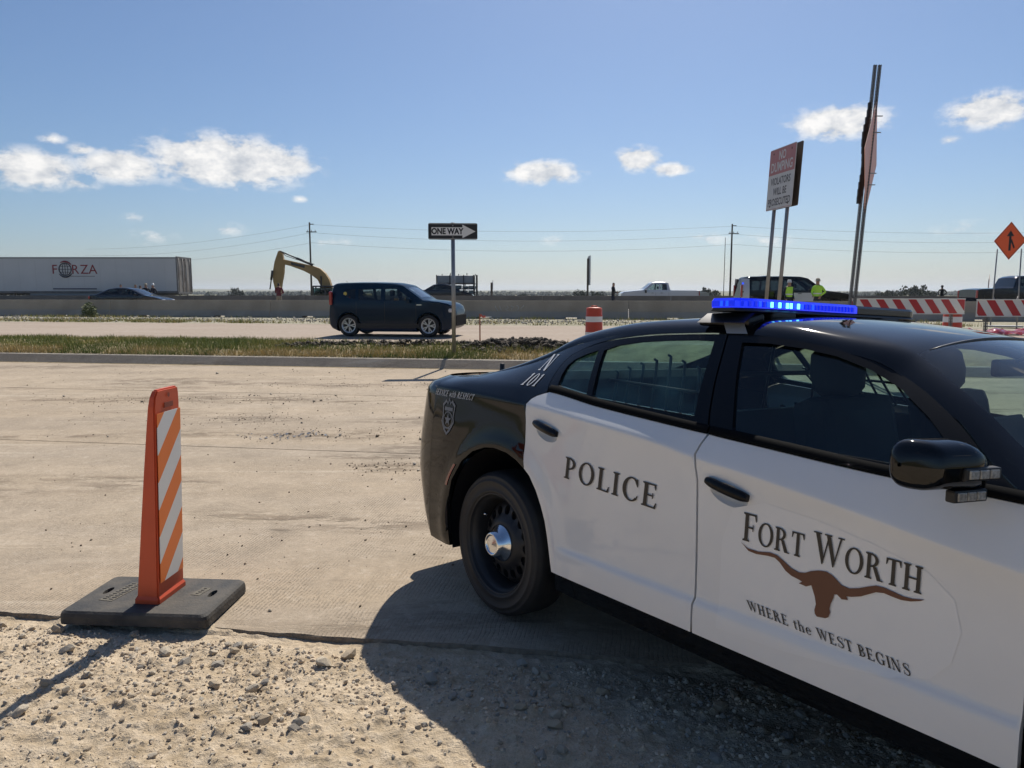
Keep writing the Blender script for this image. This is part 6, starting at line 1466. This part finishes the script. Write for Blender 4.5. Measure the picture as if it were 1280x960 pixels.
# ---- excavator working beyond the highway
def excavator():
    Y = 75.; o = at(412, 365, Y); r = empty('excavator', (o.x, Y, .35), 0, 'yellow excavator with raised boom working beyond the highway', 'excavator')
    YEL = mat('excavator_yellow', (.38, .235, .075), .55, noise=(1.2, .6, (.25, .16, .06))); DK2 = mat('excavator_dark', (.03, .03, .032), .5)
    def Q(zx, zy): a = at(240+zx/4.92, 260+zy/4.92, Y); return (a.x-o.x, a.z-.35)
    st = [Q(*k) for k in ((533, 268), (545, 262), (556, 272), (569, 335), (566, 400), (556, 455), (548, 520), (520, 522), (503, 450), (500, 400), (512, 330))]
    bo_ = [Q(*k) for k in ((548, 300), (566, 316), (612, 326), (700, 346), (752, 358), (790, 372), (822, 400), (848, 440), (866, 500), (872, 548), (815, 548), (796, 478), (776, 440), (740, 412), (690, 386), (610, 357), (560, 345))]
    MB().prism(st, -.24, .24).build('stick', YEL, r); MB().prism(bo_, -.34, .34).build('boom', YEL, r)
    mk = [Q(*k) for k in ((612, 333), (700, 354), (698, 370), (616, 350))]; MB().prism(mk, -.352, -.343).build('boom_marking', DK2, r)
    for k_, off in ((0, .10), (1, .2)):
        hs = [Q(*k) for k in ((752, 352), (700, 338), (640, 322), (575, 300), (552, 275))]; q = MB(); q.tube([(x, -.1+off, z+.10) for x, z in hs], .035, 6); q.build('hydraulic_hose', DK2, r)
    def cyl(nm, a, b, rr): q = MB(); a, b = Q(*a), Q(*b); q.tube([(a[0], -.42, a[1]), ((a[0]+b[0])/2, -.42, (a[1]+b[1])/2)], rr*.55, 8); q.tube([((a[0]+b[0])/2, -.42, (a[1]+b[1])/2), (b[0], -.42, b[1])], rr, 10); q.build(nm, DK2, r)
    cyl('stick_cylinder', (552, 268), (750, 352), .12); cyl('bucket_cylinder', (488, 500), (503, 385), .11)
    for zx in ((820, 430),):
        cyl('boom_cylinder', (800, 420), (800, 545), .12)
    x0, z0 = Q(534, 545); MB().prism([(x0-.55, z0-.1), (x0+.5, z0+.1), (x0+.75, z0-.6), (x0+.4, z0-1.35), (x0-.3, z0-1.5), (x0-.9, z0-1.0)], -.6, .6).build('bucket', DK2, r)
    a = Q(760, 482); b = Q(888, 482); zt = a[1]; cab = MB()
    for x in (a[0], b[0]-.9, b[0]): 
        for y in (-.9, .1): cab.box((x, y, zt-.95), (.12, .12, 1.9))
    cab.box(((a[0]+b[0])/2, -.4, zt), (b[0]-a[0]+.1, 1.2, .14), None, .03); cab.box(((a[0]+b[0])/2, -.4, zt-1.8), (b[0]-a[0]+.1, 1.15, .5)); co = cab.build('cab', DK2, r)
    for y in (-.91, .11):
        q = MB(); q.box(((a[0]+b[0])/2, y, zt-.85), (b[0]-a[0]-.1, .02, 1.4)); q.build('cab_pane', glass('cab_glass', (.25, .42, .42), 1.), co)
    q = MB(); q.box((b[0]+1.6, .3, zt-1.35), (3.2, 2.6, 1.3), None, .12); q.box((b[0]+.3, .5, zt-1.9), (4.4, 2.4, .5), None, .05); q.build('engine_house', YEL, r)
    for y in (-1.2, 1.5):
        tr = [(-2.0, .0), (2.0, .0), (2.4, .25), (2.4, .65), (2.0, .92), (-2.0, .92), (-2.4, .65), (-2.4, .25)]; q = MB(); q.prism([(x+b[0]+.2, z) for x, z in tr], y-.3, y+.3); q.build('track', DK2, r)
excavator()

# ---- rack trailer loaded with grey panels
def rack():
    Y = 70.; o = at(572, 365, Y); r = empty('rack_trailer', (o.x, Y, .40), 0, 'tall rack loaded with grey bundles beyond the barriers', 'rack trailer')
    W = (597.5-547)/FPX*Y; top = at(572, 344, Y).z-.4; DK2 = mat('rack_steel', (.035, .035, .04), .6)
    for x in (-W/2+.05, -W/6, W/6, W/2-.35):
        for y in (-1., 1.):
            q = MB(); q.box((x, y, top/2+.1), (.09, .09, top-.2)); q.build('upright', DK2, r)
    q = MB(); q.box((W/2-.05, -1.1, top/2+.05), (.16, .16, top-.1)); q.build('mast', DK2, r)
    for z in (top-.78, top-1.25, top-1.70, .75):
        q = MB(); q.box((-.1, 0, z), (W-.3, 2.1, .09)); q.build('deck', DK2, r)
    GR = mat('grey_bundle', (.30, .315, .33), .5, noise=(1.5, .5, (.2, .21, .22))); rr = random.Random(12)
    q = MB(); q.box((-.15, 0, top-.38), (W-.45, 1.9, .66), None, .05); q.build('grey_tank', GR, r)
    for k in range(5): q = MB(); q.tube([(-W/2+.5+k*.75, -.4, top-.05), (-W/2+.5+k*.75, -.4, top+.10+.1*(k % 2))], .04, 6); q.build('vent', DK2, r)
    cs = [(.45, .47, .47), (.28, .34, .34), (.22, .05, .05), (.4, .42, .43), (.18, .25, .26)]
    for z0 in (top-1.20, top-1.64):
        x = -W/2+.3
        while x < W/2-.7:
            w = rr.uniform(.35, .8); h = rr.uniform(.18, .34); c = cs[rr.randrange(5)]; q = MB(); q.box((x+w/2, rr.uniform(-.3, .1), z0+h/2), (w, 1.2, h), None, .04); q.build('bundle', mat('bundle_%d' % cs.index(c), c, .55), r); x += w+rr.uniform(.05, .25)
    q = MB(); q.box((-.1, 0, .55), (W+.6, 2.2, .25)); q.build('bed', DK2, r)
    for x in (-1.0, 0): 
        q = MB(); q.lathe([(.001, -1.15), (.40, -1.15), (.42, -1.1), (.42, -.85), (.001, -.85)], 20, 'Y', (x, 0, .42)); q.build('wheel', TYRE, r)
rack()

# ---- utility poles and wires
WOOD = mat('pole_wood', (.055, .045, .038), .9)
def pole(px, Y, ytop, label, arm=True, rad_=.15):
    a = at(px, 365, Y); t = at(px, ytop, Y).z; z = -1.5; r = empty('utility_pole', (a.x, Y, z), 0, label, 'utility pole', 'utility poles along the horizon')
    q = MB(); q.tube([(0, 0, -.3), (0, 0, t-z)], rad_, 10, taper=.72); q.build('shaft', WOOD, r)
    if arm:
        for dz, w in ((.25, .7), (1.35, 1.5)):
            q = MB(); q.box((.25, 0, t-z-dz), (w, .10, .11)); q.build('crossarm', WOOD, r)
        for dx in (-.3, .25, .8):
            q = MB(); q.tube([(dx, 0, t-z-1.3), (dx, 0, t-z-1.08)], .05, 8); q.build('insulator', mat('insulator_grey', (.25, .25, .26), .4), r)
    return Vector((a.x, Y, t))
pa = pole(389.5, 112, 278, 'dark utility pole standing behind the excavator'); pb = pole(912.5, 112, 280, 'dark utility pole left of the no-dumping sign'); pole(904.5, 118, 297, 'thin grey pole just left of the taller utility pole', False, .06)
pc = pb+(pb-pa); pz = pa-(pb-pa)*.9
for k, (dz, sag) in enumerate(((-.3, .9), (-1.45, 1.1), (-2.9, 1.1))):
    for i, (s_, e_) in enumerate(((pz+Vector((0, 40, -1.5)), pa), (pa, pb), (pb, pc))):
        q = MB(); q.tube([s_.lerp(e_, t)+Vector((.25, 0, dz-sag*4*t*(1-t))) for t in np.linspace(0, 1, 25)], .013, 5); o = q.build('power_line', mat('wire', (.06, .06, .065), .6))
        tag(o, ('topmost', 'middle', 'lowest')[k]+' power line '+('running left from the excavator pole', 'sagging between the two utility poles', 'running right from the right utility pole')[i], 'power line', 'power lines across the sky')

# ---- small roadside signs and posts on the highway
def edge_sign(px, Y, ytop, w, h, label, thick, lean=0):
    a = at(px, 365, Y); t = at(px, ytop, Y).z; z = .40; r = empty('roadside_sign', (a.x, Y, z), 0, label, 'road sign'); H = t-z
    q = MB(); q.box((0, 0, H/2-.1), (.16, .16, H-.2)); q.build('post', mat('weathered_timber', (.11, .09, .075), .9), r)
    q = MB(); q.box((.10, 0, H-h/2), (.04, w, h)); o = q.build('plate', mat('grey_sign_plate', (.42, .43, .44), .5, .2), r); return r
s1 = edge_sign(734.5, 64, 320, 2.2, 2.4, 'tall narrow sign seen edge-on on a timber post', .1)
s1.children[1].rotation_euler = (0, 0, rad(-4))
edge_sign(614.5, 60, 350, .5, .75, 'small grey roadside sign on a thin post right of the rack', .05)
a = at(1210.5, 365, 62); q = MB(); q.tube([(a.x, 62, .4), (a.x, 62, at(1210, 361, 62).z)], .06, 8); tag(q.build('marker_post', GALV), 'thin marker post beside the dark pickup', 'post')
a = at(1235, 365, 46); c = at(1235, 353, 46); r = empty('warning_sign', (a.x, 46, .4), rad(60), 'small faded diamond warning sign above the dark pickup bed', 'road sign')
zc3 = c.z-.4; plate([(0, zc3-.5), (.5, zc3), (0, zc3+.5), (-.5, zc3)], -.02, -.01).build('diamond_plate', mat('bleached_orange_sheet', (.48, .26, .19), .5), r); q = MB(); q.tube([(0, 0, 0), (0, 0, zc3+.2)], .03, 8); q.build('post', GALV, r)

# ================================================================== people
SKIN = mat('skin', (.36, .20, .13), .6); HAIR = mat('dark_hair', (.015, .012, .010), .7)
def person(px, Y, label, shirt, trousers, yaw=0., pose='stand', hat=None, h=1.76, vest=None, zg=.402, hair=HAIR):
    a = at(px, 365, Y); k = h/1.76
    J = dict(pel=(0, 0, .96), sp=(0, .0, 1.16), ch=(0, .01, 1.36), nk=(0, .0, 1.50), hd=(0, -.02, 1.60), tp=(0, -.01, 1.73))
    arms = {'stand': ((.20, 0, 1.42), (.25, .03, 1.14), (.22, -.10, .90)), 'hips': ((.20, 0, 1.42), (.37, .07, 1.18), (.20, -.04, 1.02)), 'folded': ((.20, 0, 1.42), (.27, -.06, 1.16), (.04, -.24, 1.16)), 'phone': ((.20, 0, 1.42), (.26, -.04, 1.16), (.10, -.26, 1.30))}
    L = arms[pose]; Rr = arms['stand' if pose in ('phone',) else pose]
    V = []; E = []; rads = []
    def add(p, r, par=None):
        V.append(Vector(p)*k); rads.append(r*k); i = len(V)-1
        if par is not None: E.append((par, i))
        return i
    i0 = add(J['pel'], .145); i1 = add(J['sp'], .135, i0); i2 = add(J['ch'], .155, i1); i3 = add(J['nk'], .058, i2); i4 = add(J['hd'], .085, i3); i5 = add(J['tp'], .075, i4)
    for s, A in ((-1, L), (1, Rr)):
        j = add((s*A[0][0], A[0][1], A[0][2]), .062, i2); j = add((s*A[1][0], A[1][1], A[1][2]), .048, j); j = add((s*A[2][0], A[2][1], A[2][2]), .036, j); add((s*A[2][0]*.96, A[2][1]-.03, A[2][2]-.09), .034, j)
        st = .02*s; j = add((s*.10, 0, .88), .098, i0); j = add((s*.12, -.01+st, .50), .070, j); j = add((s*.13, .02+st, .10), .048, j); add((s*.14, -.12+st, .04), .042, j)
    me = bpy.data.meshes.new('person'); me.from_pydata([tuple(v) for v in V], E, []); o = bpy.data.objects.new('tmp', me); COL.objects.link(o)
    md = o.modifiers.new('s', 'SKIN'); ss = o.modifiers.new('u', 'SUBSURF'); ss.levels = 2
    for i, r in enumerate(rads): d = me.skin_vertices[0].data[i]; d.radius = (r, r*(.72 if i in (0, 1, 2) else 1)); d.use_root = (i == 0)
    dg = bpy.context.evaluated_depsgraph_get(); dg.update(); m2 = bpy.data.meshes.new_from_object(o.evaluated_get(dg)); bpy.data.objects.remove(o)
    m2.materials.clear(); mats_ = [trousers, shirt, SKIN, hair, BLACK_INK]
    for m in mats_: m2.materials.append(m)
    for f in m2.polygons:
        c = f.center/k; hand = c.z < 1.3 and (abs(c.x) > .03) and any((c-Vector((s*A[2][0]*.96, A[2][1]-.03, A[2][2]-.09))).length < .085 for s, A in ((-1, L), (1, Rr)))
        f.material_index = 4 if c.z < .09 else 2 if hand else 0 if c.z < .97 and abs(c.x) < .24 else 1 if c.z < 1.47 else 3 if (c.z > 1.66 or (c.y > .02 and c.z > 1.53)) else 2
    smooth(m2); p = link('person', m2); p.location = (a.x, a.y, zg); p.rotation_euler = (0, 0, yaw); tag(p, label, 'person')
    if hat:
        q = MB(); q.lathe([(.001, .135), (.07, .13), (.095, .08), (.10, .02), (.165 if hat[1] == 'brim' else .125, .0), (.10, -.004)], 20, 'Z', (0, -.015, 1.655)); q.v = [tuple(Vector(v)*k) for v in q.v]; q.build('hat', hat[0], p)
    if vest:
        q = MB(); zs = (.98, 1.1, 1.25, 1.38, 1.45)
        q.grid(lambda t, z: (math.cos(t)*(.185+.02*(z > 1.2)), .005+math.sin(t)*(.135+.012*(z > 1.2)), z), np.linspace(0, 2*math.pi, 25), zs); q.v = [tuple(Vector(v)*k) for v in q.v]; vo = q.build('vest', vest, p)
        q = MB(); q.grid(lambda t, z: (math.cos(t)*.209, .005+math.sin(t)*.152, z), np.linspace(0, 2*math.pi, 25), (1.08, 1.13)); q.v = [tuple(Vector(v)*k) for v in q.v]; q.build('reflective_band', WHITE_SHEET, vo)
    return p
CL = lambda n, c: mat(n, c, .85)
NAVY_C, BLACK_C, MAROON, GREYC, KHAKI, LIME = CL('navy_cloth', (.012, .015, .028)), CL('black_cloth', (.012, .012, .013)), CL('maroon_cloth', (.11, .012, .02)), CL('grey_cloth', (.12, .12, .13)), CL('khaki_cloth', (.25, .21, .15)), mat('lime_vest', (.40, .72, .05), .6)
STRAW, WHITEH = CL('straw_hat', (.42, .36, .26)), mat('white_hard_hat', (.62, .62, .60), .4)
person(348.5, 44.5, 'person in a maroon shirt and pale trousers standing before the excavator', MAROON, KHAKI, rad(160), 'folded')
person(766.5, 46.5, 'person in dark clothes standing alone behind the near barrier', BLACK_C, NAVY_C, rad(70), 'folded', h=1.80)
person(986, 35.6, 'worker in lime vest and white hat, left of the pair by the police SUV', NAVY_C, NAVY_C, rad(20), 'stand', (WHITEH, 'cap'), 1.74, LIME)
person(1022, 35.2, 'worker in lime vest and pale hat, right of the pair by the police SUV', LIME, NAVY_C, rad(-60), 'hips', (STRAW, 'brim'), 1.80, LIME)
person(1177.5, 60, 'person in black with a cap standing beyond the striped barricade', BLACK_C, BLACK_C, rad(180), 'hips', (BLACK_C, 'cap'), 1.70)
person(151.5, 52.5, 'person in dark shirt at the left behind the dark sedan roof', CL('brown_cloth', (.04, .03, .025)), NAVY_C, 0, 'stand')
person(169.5, 52.5, 'bareheaded person in black, second from left behind the sedan', BLACK_C, NAVY_C, 1., 'stand')
person(175.5, 53.2, 'person in grey shirt, third from left behind the sedan', GREYC, NAVY_C, 2., 'stand', h=1.70)
person(182.5, 52.3, 'person in navy with a tan hat behind the sedan windshield', NAVY_C, NAVY_C, .4, 'stand', (STRAW, 'cap'))
person(191.5, 51.8, 'person in navy with a white brimmed hat behind the sedan bonnet', NAVY_C, NAVY_C, -.6, 'hips', (WHITEH, 'brim'))

# ================================================================== distant trees and sheds
LEAF = mat('distant_foliage', (.045, .055, .028), .9); LEAF2 = mat('distant_foliage_dark', (.03, .04, .022), .9)
def tree_meshes(k):
    rr = random.Random(k); V = []; F = []
    for c in range(9):
        ca = rr.uniform(0, 6.28); cr = rr.uniform(.1, .62); cc = Vector((cr*math.cos(ca), cr*math.sin(ca), rr.uniform(.45, .88))); R = rr.uniform(.22, .36)
        for j in range(60):
            d = Vector((rr.gauss(0, 1), rr.gauss(0, 1), rr.gauss(0, 1))).normalized()*R*rr.random()**.35; p = cc+d*Vector((1, 1, .7)).length*.6; e = Euler((rr.uniform(0, 3), rr.uniform(0, 3), rr.uniform(0, 6))).to_matrix(); s = rr.uniform(.03, .075); o = len(V)
            V += [tuple(p+e @ Vector(q)*s) for q in ((-1, -.6, 0), (1, -.6, 0), (1, .6, 0), (-1, .6, 0))]; F.append((o, o+1, o+2, o+3))
    cm = bpy.data.meshes.new('crown'); cm.from_pydata(V, [], F); cm.materials.append(LEAF if k % 2 else LEAF2)
    q = MB(); q.tube([(0, 0, -.05), (0.01, 0, .3), (.02, .01, .62)], .045, 7, taper=.5); q.tube([(0, 0, .3), (.2, .1, .6)], .02, 5, taper=.5); q.tube([(0, 0, .28), (-.2, -.05, .58)], .02, 5, taper=.5); tm = q.mesh('trunk'); tm.materials.append(WOOD)
    return cm, tm
TM = [tree_meshes(k) for k in range(4)]
rr = random.Random(21)
spots = [(293, 300, 5.5), (425, 320, 4), (526, 330, 4), (655, 300, 3.5), (724, 260, 4.6), (748, 270, 4.2), (885, 230, 5), (893, 240, 4.6), (1112, 250, 4.5), (1142, 230, 6), (1152, 240, 4.5), (1164, 240, 4.5), (1126, 260, 4.5), (1096, 280, 4), (880, 260, 4)]
names_ = ['lone low tree right of the trailer', 'low tree hidden behind the hatchback', 'low tree behind the dark car by the rack', 'low tree right of the roadside sign', 'low tree left of the edge-on sign', 'low tree right of the edge-on sign', 'low tree left of the utility pole', 'low tree touching the right utility pole', 'low tree left of the barricade tree line', 'tallest tree in the line above the barricade', 'tree right of the tallest one above the barricade', 'tree nearest the person in black', 'tree second from left above the barricade', 'tree at the left end above the barricade', 'low tree above the pickup tailgate']
for k, ((px, Y, h), nm) in enumerate(zip(spots, names_)):
    a = at(px, 365, Y); r = empty('tree', (a.x, Y, -2.6), rr.uniform(0, 6), nm, 'tree', 'low trees on the horizon')
    cm, tm = TM[k % 4]
    for n_, me in (('crown', cm), ('trunk', tm)): o = bpy.data.objects.new(n_, me); COL.objects.link(o); o.parent = r; o.scale = (h*.85, h*.85, h)
# far-off woodland that reads as one dark line
V = []; F = []; rr2 = np.random.default_rng(4)
for k in range(5200):
    Y = rr2.uniform(650, 1700); px = rr2.uniform(-60, 1340); x = (px-640)/FPX*Y; d = float(fbm(np.array(x/160.), np.array(Y/260.), 3, 6))
    if d < .02: continue
    h = rr2.uniform(2.2, 4.6)*(1+d); w = h*rr2.uniform(.5, .9); o = len(V); z = -2.6+float(7*sstep(900, 3600, Y)); t = rr2.uniform(0, 3.14)
    n_ = 6
    V += [(x+w*math.cos(t+i*1.047)*(1), Y+w*math.sin(t+i*1.047), z+h*.35*rr2.uniform(.6, 1.3)) for i in range(6)]+[(x, Y, z+h)]+[(x+w*.8*math.cos(t+i*1.047), Y+w*.8*math.sin(t+i*1.047), z-.5) for i in range(6)]
    F += [(o+i, o+(i+1) % 6, o+6) for i in range(6)]+[(o+i, o+7+i, o+7+(i+1) % 6, o+(i+1) % 6) for i in range(6)]
b = MB(); b.add(V, F); o = b.build('far_woodland', LEAF2, fix=False); tag(o, 'dark band of distant woodland along the horizon', kind='stuff')
for px, w, h, Y, lb in ((866, 7, 4.6, 210, 'grey metal shed on the horizon left of the utility pole'),):
    a = at(px, 365, Y); r = empty('shed', (a.x, Y, -2.6), 0, lb, 'building'); q = MB(); q.box((0, 0, h*.42), (w, 8, h*.84)); q.build('wall', mat('shed_grey', (.30, .31, .32), .7), r)
    q = MB(); q.prism([(-w/2-.3, h*.84), (w/2+.3, h*.84), (0, h)], -4.3, 4.3); q.build('roof', mat('shed_roof', (.36, .37, .38), .6), r)
    q = MB(); q.box((-w*.2, -4.02, h*.3), (2.4, .06, h*.6)); q.build('door', mat('shed_door', (.2, .2, .21), .7), r)

# ================================================================== the air between
m = bpy.data.materials.new('thin_haze'); m.use_nodes = True; nt = m.node_tree; nt.nodes.clear()
vo = nt.nodes.new('ShaderNodeVolumePrincipled'); vo.inputs['Color'].default_value = (.80, .88, .97, 1); vo.inputs['Density'].default_value = 1.6e-4; vo.inputs['Anisotropy'].default_value = .35
om = nt.nodes.new('ShaderNodeOutputMaterial'); nt.links.new(vo.outputs[0], om.inputs['Volume'])
q = MB(); q.box((0, 3000, 28), (18400, 12400, 76)); hz = q.build('haze', m); tag(hz, 'thin blue haze over the open country', kind='stuff')
